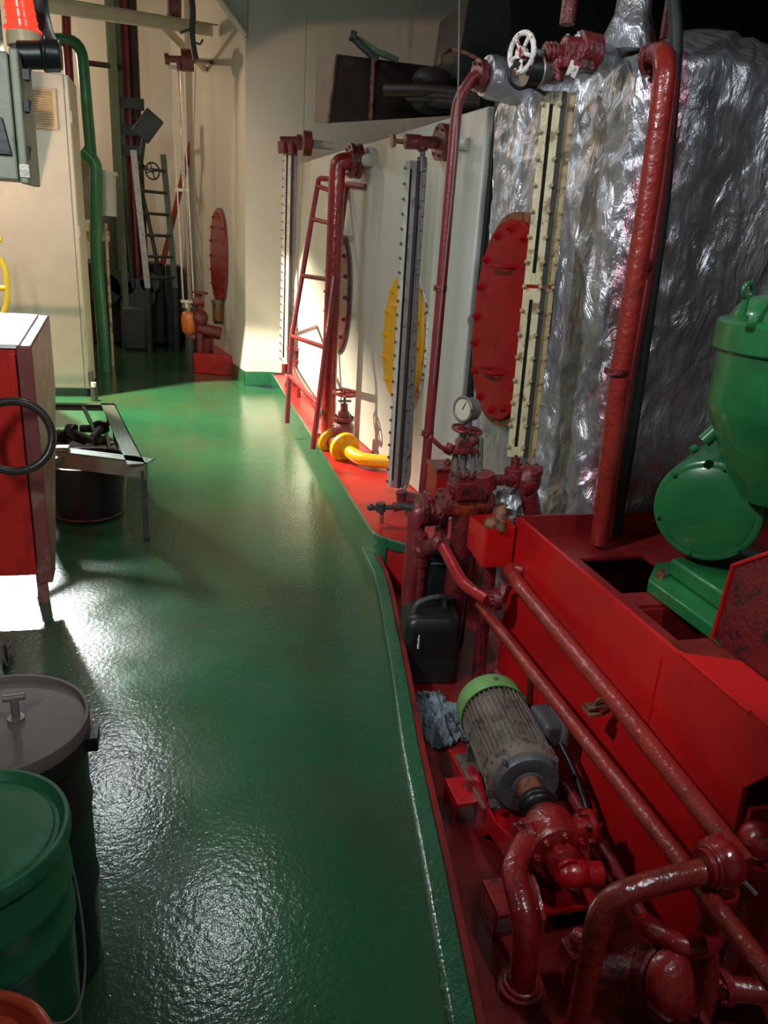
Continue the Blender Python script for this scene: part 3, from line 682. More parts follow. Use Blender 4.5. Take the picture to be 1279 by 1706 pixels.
# mid bottom cock
p = lambda px, py, dy=0.0: at(px, py, y=3.72+dy)
t = cock('valve', 'red drain valve with black lever spindle under the grey gauge', 'valve', [(p(654, 845), p(690, 840), 0.026), (p(686, 826), p(688, 856), 0.055), (p(672, 832), p(700, 838), 0.05), (p(668, 818), p(670, 840), 0.03)], 0, 'red_worn', p(675, 850))
m = MB(); m.cyl(p(620, 846), p(658, 845), 0.014, n=10); m.ball(p(617, 845), 0.02); m.cyl(p(634, 838), p(634, 852), 0.026, n=12); m.build('lever_spindle', 'machine_dark', t)
m = MB(); m.cyl(p(636, 850), V((p(636, 850).x, 3.72, PZ)), 0.011, n=10); m.build('drain_rod', 'rust', t)

# ================================================================== STANDPIPE, LADDER, YELLOW ELBOW
YS = 5.6
p = lambda px, py, dy=0.0: at(px, py, y=YS+dy)
t = thing('standpipe', 'thick red standpipe bending over to a flange on the cream tank', 'pipe', V((p(546, 760).x, YS, PZ)))
base = V((at(546, 760, y=YS).x-0.0, YS, PZ)); topk = p(562, 270); fl = p(584, 268)
m = MB(); m.tube([base, p(548, 640), topk+V((-0.0, 0, 0)), fl], 0.056, bend=0.16, seg=8, n=20); m.build('pipe', 'red', t)
flange(MB(), fl, (1, 0.08, 0), 0.11, 0.03, k=8).build('flange', 'red_worn', t)
flange(MB(), fl+V((0.05, 0, 0)), (1, 0.08, 0), 0.11, 0.03, k=8).build('flange', 'red_worn', t)
flange(MB(), base+V((0, 0, 0.02)), (0, 0, 1), 0.13, 0.035, k=8).build('base_flange', 'red', t)
m = MB(); m.cyl(fl+V((0.05, 0, 0)), onwall(622, 266), 0.04, n=14); m.build('stub_pipe', 'wall', t)

# ladder with flat stiles hooked on to the tank
t = thing('tank_ladder', 'narrow red steel ladder leaning on the cream tank behind the standpipe', 'ladder', V((p(500, 700).x, YS+0.6, PZ)))
a0 = at(531, 297, y=6.55); a1 = at(486, 560, y=6.1); a2 = V((at(478, 705, z=PZ).x, at(478, 705, z=PZ).y, PZ))
b0 = at(577, 307, y=6.0); b1 = at(545, 560, y=5.3); b2 = V((at(521, 748, z=PZ).x, at(521, 748, z=PZ).y, PZ))
m = MB(); m.tube([onwall(556, 299), a0, a1, a2], 0.021, n=8, bend=0.03); m.build('stile', 'maroon', t)
m = MB(); m.tube([onwall(610, 312), b0, b1, b2], 0.021, n=8, bend=0.03); m.build('stile', 'maroon', t)
def lerp(a, b, k): return a+(b-a)*k
for k in (0.05, 0.26, 0.62): 
    q0 = lerp(a0, a1, k); q1 = lerp(b0, b1, k+0.03); m = MB(); m.cyl(q0, q1, 0.017, n=10); m.build('rung', 'maroon', t)
q0 = a1; q1 = lerp(b1, b2, 0.1); m = MB(); m.cyl(q0, q1, 0.017, n=10); m.build('rung', 'maroon', t)
q0 = lerp(a1, a2, 0.45); q1 = lerp(b1, b2, 0.6); m = MB(); m.cyl(q0, q1, 0.017, n=10); m.build('rung', 'maroon', t)
m = MB(); m.cyl(a1, onwall(528, 544), 0.017, n=10); m.build('wall_bracket', 'maroon', t)

# low drain line on the plinth in front of the tank
t = thing('drain_pipe', 'thin red drain pipe running along the plinth from the slim gauge', 'pipe', (1.0, 7.0, PZ))
m = MB(); m.tube([(1.03, 7.7, PZ+0.22), (1.03, 7.0, PZ+0.16), (1.05, 6.0, PZ+0.10), (1.06, 5.75, PZ+0.08)], 0.03, bend=0.15); m.build('pipe', 'red', t)
m = MB()
m.cyl((1.03, 7.0, PZ), (1.03, 7.0, PZ+0.16), 0.02, n=8); m.cyl((0.98, 7.5, PZ), (1.03, 7.5, PZ+0.2), 0.02, n=8); m.build('support', 'red_worn', t)

# gate valve with handwheel and the yellow elbow
yv = 5.15
p = lambda px, py, dy=0.0: at(px, py, y=yv+dy)
c = p(571, 716)
t = thing('gate_valve', 'red gate valve with handwheel beside the yellow elbow pipe', 'valve', V((c.x, c.y, PZ)))
m = MB(); m.ball(c, 0.085, (1, 1, 1.0)); m.cyl(c, p(573, 686), 0.055, 0.04); m.cyl(p(573, 690), p(574, 672), 0.03, 0.022); m.cyl(p(573, 700), p(573, 695), 0.075, n=18)
m.ring_bolts(p(573, 695), (0, 0, 1), 0.06, 6, 0.008, 0.01); m.cyl(c-V((0, 0, 0.02)), V((c.x, c.y, PZ)), 0.05); m.build('valve_body', 'red_worn', t)
m = MB(); m.cyl(p(574, 675), p(574, 648), 0.010, n=8); m.box(p(574, 668), (0.09, 0.03, 0.012)); m.build('spindle', 'steel_dark', t)
wheel_part(t, p(575, 655), (0.05, -0.1, 1), 0.078, 0.010, mat='red')
d = V((1, -0.35, -0.25)).normalized()
t = thing('yellow_elbow_pipe', 'bright yellow flanged elbow pipe entering the cream tank low down', 'pipe', V((p(575, 750).x, yv, PZ)))
e0 = at(574, 746, y=4.95); e1 = at(598, 766, y=4.75); e2 = onwall(662, 770, -0.02)
fa = (e1-e0).normalized()
fl_ = MB(); flange(fl_, e0, fa, 0.105, 0.035, k=8, br=0.010); fl_.build('flange', 'yellow', t)
fl_ = MB(); flange(fl_, at(553, 737, y=5.2), fa, 0.105, 0.03, k=8, br=0.010); fl_.build('flange', 'yellow', t)
m = MB(); m.tube([at(553, 737, y=5.2), e0], 0.05); m.build('joint_pipe', 'red_worn', t)
m = MB(); m.tube([e0, e1, e2], 0.045, bend=0.14, n=18); m.build('elbow', 'yellow', t)

# thin red riser and its lagged branch
YR = 3.45
p = lambda px, py, dy=0.0: at(px, py, y=YR+dy)
t = thing('riser_pipe', 'thin dark red riser pipe in front of the cream tank', 'pipe', V((p(704, 822).x, YR, PZ)))
m = MB(); m.tube([p(703, 838), p(723, 620), p(746, 350), p(762, 165), p(788, 128), p(806, 124)], 0.0235, bend=0.10, n=14); m.build('pipe', 'maroon', t)
for px, py in ((712, 722), (733, 480)):
    m = MB(); m.cyl(p(px, py)-V((0, 0, 0.012)), p(px, py)+V((0, 0, 0.012)), 0.031, n=12); m.build('coupling', 'red_worn', t)
flange(MB(), p(798, 126), (1, 0.1, 0), 0.062, 0.03, k=6, br=0.008).build('flange', 'red_worn', t)
t = thing('lagged_branch_pipe', 'short silver lagged pipe joining the thin riser to the foil tank', 'pipe', p(815, 132))
m = MB(); m.lathe([(0.045, 0), (0.078, 0.0), (0.085, 0.03), (0.082, 0.09), (0.086, 0.15), (0.07, 0.2)], p(808, 126), (1, 0.12, -0.08), n=22); m.build('lagging', 'foil', t)
m = MB(); m.tube([p(806, 124), p(860, 140, 0.1)], 0.03); m.build('pipe', 'red_worn', t)

# ================================================================== BROWN BOX OVER THE TANK
bl = at(525, 205, y=5.15); br_ = at(790, 188, y=5.0)
t = thing('sooty_steel_trough', 'dark brown open-ended steel trough lying across the top of the cream tank', 'trough', V((1.3, 5.2, 2.2)))
def P5(px, py, y): return at(px, py, y=y)
# front face, left end and body as a tapering box (four corners near, four far)
fr = [P5(560, 90, 4.9), P5(748, 114, 5.3), P5(790, 190, 5.3), P5(546, 205, 4.9)]
bk = [P5(527, 101, 5.45), P5(735, 118, 6.0), P5(785, 186, 6.0), P5(525, 205, 5.45)]
def slab(a, b, c_, d_, nrm, th):
    n_ = V(nrm)*th; return MB().add([a, b, c_, d_, a+n_, b+n_, c_+n_, d_+n_], [(0, 1, 2, 3), (7, 6, 5, 4), (0, 4, 5, 1), (1, 5, 6, 2), (2, 6, 7, 3), (3, 7, 4, 0)])
slab(fr[0], fr[1], fr[2], fr[3], (0, 1, 0), 0.012).build('front_plate', 'rust_box', t)
slab(bk[0], bk[1], bk[2], bk[3], (0, -1, 0), 0.012).build('rear_plate', 'rust_box', t)
slab(fr[0], bk[0], bk[3], fr[3], (1, 0, 0), 0.012).build('end_plate', 'rust_box', t)
slab(fr[3], fr[2], bk[2], bk[3], (0, 0, 1), 0.012).build('bottom_plate', 'rust_box', t)
a = P5(618, 96, 4.88); b = P5(620, 200, 4.9)
m = MB(); m.box((a+b)/2, (0.018, 0.02, (a-b).length)); m.build('front_rib', 'rust', t)
m = MB(); m.cyl(fr[0], fr[3], 0.008, n=8); m.build('corner_bead', 'rust', t)
m = MB(); m.tube([P5(587, 60, 4.95), P5(598, 72, 4.95), P5(628, 100, 4.95)], 0.022, n=8); m.cyl(P5(583, 58, 4.95), P5(592, 62, 4.95), 0.028, n=10); m.build('tipping_lever', 'machine_dark', t)
m = MB(); m.tube([P5(596, 64, 5.0), P5(625, 85, 5.0), P5(662, 100, 5.05)], 0.018, n=8); m.build('wooden_batten', 'grey_green', t)
# dark clutter behind the riser on top of the tank
t = thing('sooty_pipe_bundle', 'dark sooty pipes and lagging heaped on the tank top behind the thin riser', 'pipes', V((1.9, 5.0, 2.15)))
m = MB()
for k in range(16):
    c_ = P5(random.uniform(715, 800), random.uniform(130, 182), 4.5+random.uniform(0, 0.6)); m.ball(c_, random.uniform(0.05, 0.11), (1.3, 1, 0.7), n=12, m=8, rot=Matrix.Rotation(random.uniform(0, 3), 3, 'Z'))
for k in range(3):
    m.tube([P5(640+40*k, 150+8*k, 4.75), P5(720, 150+10*k, 4.6), P5(800, 160+6*k, 4.5)], 0.03, bend=0.2)
m.build('pipes', 'rust_box', t)
m = MB(); m.prism([P5(780, 0, 4.6), P5(760, 130, 4.6), P5(826, 190, 4.6), P5(850, 100, 4.6), P5(850, 0, 4.6)], (0, 0.5, 0)); m.build('lagging', 'dark', t)
m = MB(); m.tube([P5(733, 108, 4.3), P5(735, 90, 4.3), P5(752, 82, 4.3), P5(775, 88, 4.2), P5(800, 100, 4.0)], [0.012, 0.012, 0.012, 0.010, 0.008]+[]*0, n=8); m.build('copper_line', 'rust', t)
# thin wires
for lab, pts in (('thin grey wire hanging by the slim gauge at the bulkhead', [at(512, -30, y=7.3), at(505, 230, y=7.3), at(497, 450, y=7.3), at(492, 560, y=7.35)]),
                 ('thin pale wire hanging in front of the thin red riser', [at(766, -60, y=3.3), at(764, 120, y=3.3), at(760, 250, y=3.32), at(738, 470, y=3.35), at(722, 640, y=3.38)]),
                 ('thin wire hanging past the far tube gauge', [at(326, 110, y=8.7), at(322, 250, y=8.7), at(330, 400, y=8.7), at(338, 500, y=8.7)])):
    m = MB(); m.tube(pts, 0.0035, n=6, bend=0.3); o = m.build('hanging_wire', 'wire', base=pts[-1]); tag(o, lab, 'wire')

# ================================================================== RIGHT: GAUGE VALVES, RED PIPES AT THE FOIL TANK
p = lambda px, py, dy=0.0: at(px, py, y=2.62+dy)
t = thing('valve', 'red wheel valve with bolted body at the top of the ivory gauge', 'valve', p(935, 120))
m = MB(); m.cyl(p(960, 84), p(992, 92), 0.060, n=20); m.cyl(p(938, 84), p(962, 86), 0.042, n=18); m.box(p(955, 97), (0.11, 0.10, 0.075)); m.cyl(p(905, 88), p(942, 90), 0.027, n=14)
for px in (908, 915, 922): m.cyl(p(px, 88), p(px+3, 88), 0.033, n=14)
m.cyl(p(930, 100), p(927, 138), 0.030, 0.022, n=14); m.cyl(p(924, 106), p(944, 106), 0.034, n=12)
m.build('valve_body', 'red_worn', t, bevel=0.003)
m = MB(); 
for px, py in ((944, 68), (962, 64), (974, 68), (950, 112), (985, 118)): m.bolt(p(px, py+4), (0, 0, 1), 0.012, 0.016)
m.build('bolts', 'steel', t)
m = MB(); m.cyl(p(886, 87), p(908, 88), 0.010, n=10); m.build('spindle', 'steel_dark', t)
wheel_part(t, p(869, 88), (1, 0.35, 0.05), 0.055, 0.009, spokes=5, mat='white')
m = MB(); m.box(p(954, 116, -0.07), (0.03, 0.012, 0.045), Matrix.Rotation(0.3, 3, 'Y')); m.cyl(p(952, 113, -0.077), p(952, 113, -0.08), 0.008, n=12); m.build('flaked_tag', 'white', t)
m = MB(); m.cyl(p(988, 92), p(1015, 96, 0.12), 0.04, n=14); m.build('stub_pipe', 'foil', t)
t = thing('cable_gland_connector', 'black cylindrical connector with looped cable under the white-edged handwheel', 'connector', p(888, 118))
m = MB(); m.cyl(p(874, 118), p(898, 120), 0.045, n=22); m.build('housing', 'black', t)
m = MB(); m.cyl(p(897, 120), p(926, 122, 0.03), 0.033, n=18); m.build('sleeve', 'steel_dark', t)
m = MB(); m.torus(p(896, 120), (1, 0.1, 0.05), 0.046, 0.004); m.build('clamp_ring', 'steel', t)
m = MB(); m.tube([p(878, 104), p(852, 110), p(846, 132), p(862, 150), p(885, 142), p(900, 152), p(908, 158)], 0.006, bend=0.04, n=8); m.build('cable', 'black', t)
# bottom valve and its cross pipe
t = thing('valve', 'greasy dark red valve at the foot of the ivory gauge', 'valve', p(862, 800))
m = MB(); m.cyl(p(860, 756), p(856, 785), 0.017, n=12); m.cyl(p(856, 780), p(855, 808), 0.036, n=18); m.cyl(p(815, 800, -0.04), p(880, 800), 0.022, n=14); m.cyl(p(808, 790, -0.04), p(812, 815, -0.04), 0.036, n=16)
m.ball(p(878, 800), 0.055, (1, 1, 1.25)); m.cyl(p(880, 820), p(888, 862), 0.036, n=14); m.cyl(p(882, 782), p(884, 792), 0.05, n=16)
m.build('valve_body', 'red_worn', t, bevel=0.003)
m = MB(); m.ring_bolts(p(883, 782), (0, 0, 1), 0.038, 6, 0.008, 0.012); m.build('bolts', 'red_worn', t)
# lagged stub seen under the cross pipe
t = thing('foil_lagged_stub', 'foil lagged pipe stub with a dark split under the greasy valve', 'pipe', p(850, 850))
m = MB(); m.ball(p(845, 842, 0.02), 0.055, (1.0, 1.0, 1.15), n=36, m=24); m.ball(p(838, 868, 0.0), 0.035, (1.3, 1.0, 0.9), n=30, m=20)
for i_, q_ in enumerate(m.v): m.v[i_] = q_+V((noise.noise(q_*28), noise.noise(q_*28+V((9, 0, 0))), noise.noise(q_*28+V((0, 9, 0)))))*0.022
m.build('lagging', 'foil', t)
m = MB(); m.cyl(p(820, 905, -0.05), p(840, 840), 0.03, n=12); m.build('pipe', 'rust', t)

# large riser and its companion
t = thing('riser_pipe', 'large glossy red riser pipe in front of the foil tank', 'pipe', at(1003, 850, y=2.42))
q = lambda px, py, y: at(px, py, y=y)
m = MB(); m.tube([q(998, 905, 2.36), q(1030, 640, 2.36), q(1085, 300, 2.36), q(1113, 86, 2.36), q(1080, 92, 2.62)], 0.034, bend=0.12, n=18, seg=8); m.build('pipe', 'red_pipe', t)
flange(MB(), q(1084, 100, 2.56), (0.35, -1, 0), 0.05, 0.02, k=6, br=0.006).build('flange', 'red_worn', t)
m = MB(); m.cyl(q(1027, 618, 2.36)-V((0, 0, 0.01)), q(1027, 618, 2.36)+V((0, 0, 0.01)), 0.042, n=16); m.build('pipe_clip', 'red_worn', t)
m = MB(); m.cyl(q(1062, 440, 2.40), q(1084, 441, 2.44), 0.016, n=10); m.build('pipe_clip', 'red_worn', t)
t = thing('riser_pipe', 'slim dark pipe running close behind the large glossy red riser', 'pipe', at(1015, 850, y=2.5))
m = MB(); m.tube([q(1014, 900, 2.46), q(1042, 660, 2.46), q(1092, 400, 2.46), q(1122, 130, 2.46)], 0.017, bend=0.2, n=12); m.build('pipe', 'maroon', t)
m = MB(); m.tube([q(1024, 900, 2.5), q(1062, 660, 2.5), q(1108, 330, 2.5), q(1128, 60, 2.5), q(1118, -30, 2.55)], 0.021, bend=0.2, n=12); m.build('black_sleeve', 'dark', t)

# ================================================================== PRESSURE GAUGE CLUSTER
yc = 2.75
p = lambda px, py, dy=0.0: at(px, py, y=yc+dy)
t = thing('pressure_gauge', 'round cream-faced pressure gauge standing on the twin valve block', 'gauge', p(778, 712))
gd = V((-0.93, -0.46, 0.06)).normalized(); gc = p(771, 682)
m = MB(); m.cyl(gc-gd*0.006, gc-gd*0.055, 0.047, 0.045, n=28); m.torus(gc, gd, 0.046, 0.006); m.cyl(p(779, 698), p(780, 722), 0.012, n=12); m.build('case', 'steel_dark', t)
m = MB(); m.cyl(gc-gd*0.004, gc+gd*0.001, 0.043, n=28); dialp = m.build('dial', 'dial', t)
m = MB(); m.cyl(gc+gd*0.003, gc+gd*0.003+V((0.01, -0.01, 0.03)), 0.002, n=6); m.build('pointer', 'black', dialp)
t = thing('twin_valve_block', 'greasy red valve block with two handwheels under the pressure gauge', 'valve', p(770, 850))
for px, py in ((768, 714), (788, 718)): wheel_part(t, p(px, py, 0.03 if px > 780 else -0.02), (0.1, -0.2, 1), 0.033, 0.007, mat='red_worn')
m = MB()
m.cyl(p(770, 716), p(771, 790), 0.010, n=10); m.cyl(p(788, 720), p(788, 790), 0.010, n=10); m.cyl(p(758, 745), p(758, 800), 0.012, n=10); m.cyl(p(800, 730), p(799, 800), 0.012, n=10)
m.build('spindle', 'steel_dark', t)
m = MB(); m.box(p(772, 750), (0.10, 0.05, 0.02)); m.box(p(772, 742), (0.06, 0.04, 0.05)); m.ball(p(786, 733), 0.026); m.box(p(778, 812), (0.13, 0.12, 0.07)); m.box(p(776, 795), (0.10, 0.10, 0.03))
for px in (752, 765, 778, 790, 801): m.bolt(p(px, 794, -0.06), (0, 0, 1), 0.010, 0.014)
m.cyl(p(803, 786), p(806, 850), 0.035, n=16); m.cyl(p(757, 804), p(757, 826), 0.03, n=14)
m.build('valve_body', 'red_worn', t, bevel=0.004)
m = MB(); m.tube([p(716, 728, -0.05), p(733, 744, -0.05), p(748, 752, -0.02)], 0.009, n=8); m.cyl(p(744, 756), p(752, 740), 0.018, n=10); m.build('lever', 'maroon', t)
m = MB(); m.tube([p(735, 838), p(770, 848), p(820, 832)], 0.045, bend=0.1, n=18); m.build('manifold', 'orange_rust', t)
for a in ((738, 838), (808, 836)): flange(MB(), p(*a), (1, 0, -0.02), 0.062, 0.025, k=6).build('flange', 'red_worn', t)
m = MB(); m.cyl(p(776, 850), V((p(776, 850).x, p(776, 850).y+0.05, PIT)), 0.05, n=16); m.build('leg', 'red_worn', t)

t = thing('mud_box', 'small red box housing with top bolts left of the twin valve block', 'box', p(742, 830))
m = MB(); c = p(742, 802, 0.2); m.box(c, (0.13, 0.13, 0.13)); m.build('body', 'red_floor', t, bevel=0.004)
m = MB(); m.box(c+V((0, 0, 0.07)), (0.14, 0.14, 0.014)); m.bolt(c+V((-0.0, 0.0, 0.075)), (0, 0, 1), 0.016, 0.016); m.bolt(c+V((0.05, 0.05, 0.075)), (0, 0, 1), 0.012, 0.012); m.build('lid', 'red_worn', t, bevel=0.002)
m = MB(); m.cyl(c-V((0, 0, 0.05)), V((c.x, c.y, PIT)), 0.03, n=10); m.build('pedestal', 'red_worn', t)

# big dark red standing pipe with valve head at the plinth corner
yv2 = 2.95
p = lambda px, py, dy=0.0: at(px, py, y=yv2+dy)
t = thing('valve', 'bulky maroon valve on a thick standing pipe at the rounded plinth corner', 'valve', V((p(683, 1000).x, yv2, PIT)))
top = p(700, 850); ft_ = V((p(682, 1010).x, yv2, PIT))
m = MB(); m.tube([ft_, V((ft_.x, yv2, 0.1)), V((ft_.x, yv2, p(688, 852).z)), p(716, 850)], 0.040, bend=0.06, n=18); m.build('standing_pipe', 'maroon', t)
m = MB(); m.ball(p(716, 852), 0.06, (1.15, 1, 1.1)); m.cyl(p(696, 850), p(706, 850), 0.075, n=20); m.cyl(p(728, 850), p(736, 850), 0.075, n=20); m.cyl(p(716, 838), p(718, 818), 0.038, 0.03, n=16); m.ball(p(722, 826), 0.03)
m.build('valve_body', 'red_worn', t, bevel=0.003)
m = MB(); m.ring_bolts(p(706, 850), (1, 0, 0), 0.06, 6, 0.009, 0.01); m.ring_bolts(p(728, 850), (-1, 0, 0), 0.06, 6, 0.009, 0.01); m.build('bolts', 'red_worn', t)
m = MB(); m.cyl(p(708, 850), p(664, 842), 0.015, n=10); m.build('spindle', 'machine_dark', t)

# lower cross valve and the diagonal pipe falling to the right
t = thing('diagonal_pipe', 'red pipe falling diagonally from the maroon valve towards the pump bed', 'pipe', V((1.0, 2.7, PIT)))
a = at(706, 915, y=2.85); b = at(735, 905, y=2.72); c = at(772, 975, y=2.5); d = at(812, 1000, y=2.38)
m = MB(); m.ball(a, 0.045, (1.2, 1, 1)); m.cyl(at(700, 890, y=2.85), at(702, 940, y=2.85), 0.032, n=14); m.cyl(a, b, 0.036, n=14); m.build('elbow_valve', 'red_worn', t)
m = MB(); m.tube([a, b, c, d], 0.024, bend=0.05, n=16); m.build('pipe', 'red', t)
flange(MB(), at(727, 903, y=2.74), (1, -0.6, -0.3), 0.045, 0.02, k=6, br=0.007).build('flange', 'red_worn', t)
m = MB(); m.tube([d, at(835, 995, y=2.38), at(842, 975, y=2.40)], 0.026, n=12); m.cyl(at(818, 1000, y=2.38), at(830, 998, y=2.38), 0.042, n=16); m.ring_bolts(at(818, 1000, y=2.38), (-1, 0, 0), 0.03, 6, 0.007, 0.01); m.build('union', 'red_worn', t)
m = MB(); m.cyl(a, V((a.x, a.y, PIT)), 0.018, n=10); m.build('support', 'red_worn', t)

# folded red tray box hanging at the end of the bed
t = thing('drain_box', 'open red sheet-metal drain box at the far end of the pump bed', 'box', at(820, 1040, y=2.55))
yb = 2.50
A = [at(785, 860, y=yb+0.10), at(812, 882, y=yb-0.06), at(856, 878, y=yb-0.03), at(838, 856, y=yb+0.13)]
B = [q+V((0, 0, -h_)) for q, h_ in zip(A, (0.125, 0.15, 0.155, 0.14))]
m = MB()
for i in range(4):
    j = (i+1) % 4; n_ = (A[j]-A[i]).cross(V((0, 0, 1))).normalized()*0.006
    m.add([A[i], A[j], B[j], B[i], A[i]+n_, A[j]+n_, B[j]+n_, B[i]+n_], [(0, 1, 2, 3), (7, 6, 5, 4), (0, 4, 5, 1), (1, 5, 6, 2), (2, 6, 7, 3), (3, 7, 4, 0)])
m.add(B+[q+V((0, 0, 0.01)) for q in B], [(0, 1, 2, 3), (7, 6, 5, 4), (0, 4, 5, 1), (1, 5, 6, 2), (2, 6, 7, 3), (3, 7, 4, 0)])
m.build('body', 'red_bed', t)
bm_ = (B[1]+B[3])/2
m = MB(); m.cyl(bm_, V((bm_.x, bm_.y, PIT)), 0.025, n=10); m.build('drain_leg', 'red_worn', t)
m = MB(); m.ball((A[0]+A[2])/2-V((0, 0, 0.01)), 0.035, (1, 1, 0.8)); m.ball((A[1]+A[2])/2-V((0.0, 0, 0.0)), 0.02); m.build('rusty_drain_cup', 'rust', t)

# ================================================================== PUMP BED (the long red fabricated seat)
t = thing('pump_bed', 'long bright red fabricated steel pump bed with cut-outs in its top', 'machine bed', (1.6, 1.7, PIT))
BX = 1.20; TZ = 0.60; Y0 = 1.13; Y1 = 2.50
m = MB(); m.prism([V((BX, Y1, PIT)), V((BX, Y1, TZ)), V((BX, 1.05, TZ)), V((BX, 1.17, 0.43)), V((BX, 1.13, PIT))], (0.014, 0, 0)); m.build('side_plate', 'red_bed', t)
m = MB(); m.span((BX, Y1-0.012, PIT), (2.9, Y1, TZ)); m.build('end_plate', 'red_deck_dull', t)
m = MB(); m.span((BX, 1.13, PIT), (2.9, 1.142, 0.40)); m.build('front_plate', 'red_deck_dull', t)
# top deck, a little below the rim, with openings
DZ = 0.50
m = MB()
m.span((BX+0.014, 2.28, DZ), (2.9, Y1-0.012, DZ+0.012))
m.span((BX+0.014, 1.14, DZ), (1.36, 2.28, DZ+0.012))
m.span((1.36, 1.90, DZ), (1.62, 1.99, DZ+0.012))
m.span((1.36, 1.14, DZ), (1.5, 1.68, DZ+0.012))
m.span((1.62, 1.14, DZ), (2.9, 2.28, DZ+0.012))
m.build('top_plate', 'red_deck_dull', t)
m = MB(); m.span((1.36, 1.89, DZ-0.10), (1.62, 1.90, DZ)); m.span((1.36, 1.66, DZ-0.1), (1.62, 1.68, DZ)); m.span((1.36, 1.4, DZ-0.1), (1.37, 2.28, DZ)); m.build('inner_web', 'red_deck_dull', t)
# folded flange on the near part of the rim
m = MB(); m.prism([V((BX, 1.46, TZ)), V((BX, 1.0, TZ)), V((1.33, 0.95, TZ)), V((1.33, 1.40, TZ))], (0, 0, 0.012)); m.build('top_flange', 'red_bed', t)
# weld beads
m = MB(); m.tube([V((BX-0.001, 1.46+0.0, TZ+0.010)), V((BX-0.001, 1.2, TZ+0.010))], 0.006, n=8); m.tube([V((BX-0.001, 1.53, 0.56)), V((BX-0.001, 1.53, 0.35))], 0.0035, n=6); m.build('weld_bead', 'red_bed', t)
# dark guard plate rising from the flange
m = MB(); a = at(1187, 1063, x=1.335); b = at(1222, 942, x=1.335); c = at(1330, 905, x=1.335); d = at(1330, 1190, x=1.335)
m.prism([a, b, c, d], (0.008, 0, 0)); m.build('guard_plate', 'red_worn', t)
m = MB(); m.tube([a+V((-0.002, 0, 0)), b+V((-0.002, 0, 0)), c+V((-0.002, 0, 0))], 0.006, n=8); m.build('guard_edge', 'red_bed', t)

# the two long pipes along the bed
t = thing('long_pipe', 'upper long red pipe hugging the face of the pump bed', 'pipe', (1.14, 1.8, PIT))
m = MB(); m.tube([(1.205, 2.40, 0.42), (1.155, 2.42, 0.42), (1.148, 2.25, 0.405), (1.142, 1.6, 0.375), (1.140, 1.05, 0.33)], 0.026, bend=0.04, n=16); m.build('pipe', 'red_pipe', t)
c = at(1005, 1175, x=1.143)
m = MB(); m.box(c+V((-0.02, 0, 0.0)), (0.07, 0.03, 0.008)); m.torus(c, (0, 1, 0), 0.028, 0.005); m.box(c+V((-0.035, -0.0, -0.015)), (0.04, 0.05, 0.006)); m.build('pipe_clamp', 'rust', t)
m = MB(); m.span((c.x+0.02, c.y-0.01, c.z-0.006), (BX, c.y+0.01, c.z+0.006)); m.build('bracket', 'red_bed', t)
t = thing('long_pipe', 'lower long red pipe beside the grey motor, running to the frame corner', 'pipe', (1.06, 1.8, PIT))
pa = at(800, 1008, x=1.10); pb = at(1279, 1622, x=1.06); pdir = (pb-pa)
m = MB(); m.tube([pa+V((0.0, 0, 0)), pa+pdir*0.5, pb+pdir*0.25], 0.0225, n=16); m.build('pipe', 'red_pipe', t)
m = MB(); 
for k in (0.02, 0.30): 
    s_ = pa+pdir*k; m.cyl(s_, V((s_.x+0.04, s_.y, PIT)), 0.012, n=8)
m.build('support', 'red_worn', t)
# third thin dark pipe low in the bay
t = thing('low_pipe', 'thin maroon pipe low in the bay under the two long pipes', 'pipe', (1.1, 1.6, PIT))
m = MB(); m.tube([(1.13, 2.35, 0.02), (1.10, 1.6, 0.0), (1.08, 1.15, -0.02), (1.06, 0.9, -0.04)], 0.018, n=12); m.build('pipe', 'maroon', t)
m = MB(); m.cyl((1.12, 2.1, 0.01), (1.12, 2.1, PIT), 0.01, n=8); m.build('support', 'maroon', t)

# ================================================================== GREEN MACHINE
t = thing('compressor', 'green upright machine with round bolted end cover on the pump bed', 'machine', (1.75, 1.75, DZ))
cc0 = at(1176, 852, y=1.93); fa = V((-0.74, -0.67, 0.0)).normalized()
R0 = 0.158
m = MB(); m.lathe([(0.02, -0.42), (R0*1.05, -0.42), (R0*1.05, -0.03), (R0*1.0, -0.018)], cc0, fa, n=44); m.build('crankcase', 'green_machine', t, bevel=0.004)
m = MB(); m.lathe([(R0*1.02, -0.02), (R0*1.02, -0.006), (R0*0.97, 0.0), (R0*0.90, 0.0), (R0*0.86, 0.005), (R0*0.45, 0.009), (0.004, 0.010)], cc0, fa, n=48); m.build('end_cover', 'green_machine', t)
a_, b_, _ = frame_of(fa)
for k in range(6):
    tt = 2*PI*k/6+0.35; m = MB(); m.cyl(cc0+(a_*math.cos(tt)+b_*math.sin(tt))*R0*0.93-fa*0.002, cc0+(a_*math.cos(tt)+b_*math.sin(tt))*R0*0.93+fa*0.004, 0.010, n=12); m.bolt(cc0+(a_*math.cos(tt)+b_*math.sin(tt))*R0*0.93+fa*0.003, fa, 0.0075, 0.008); m.build('bolt', 'green_machine', t)
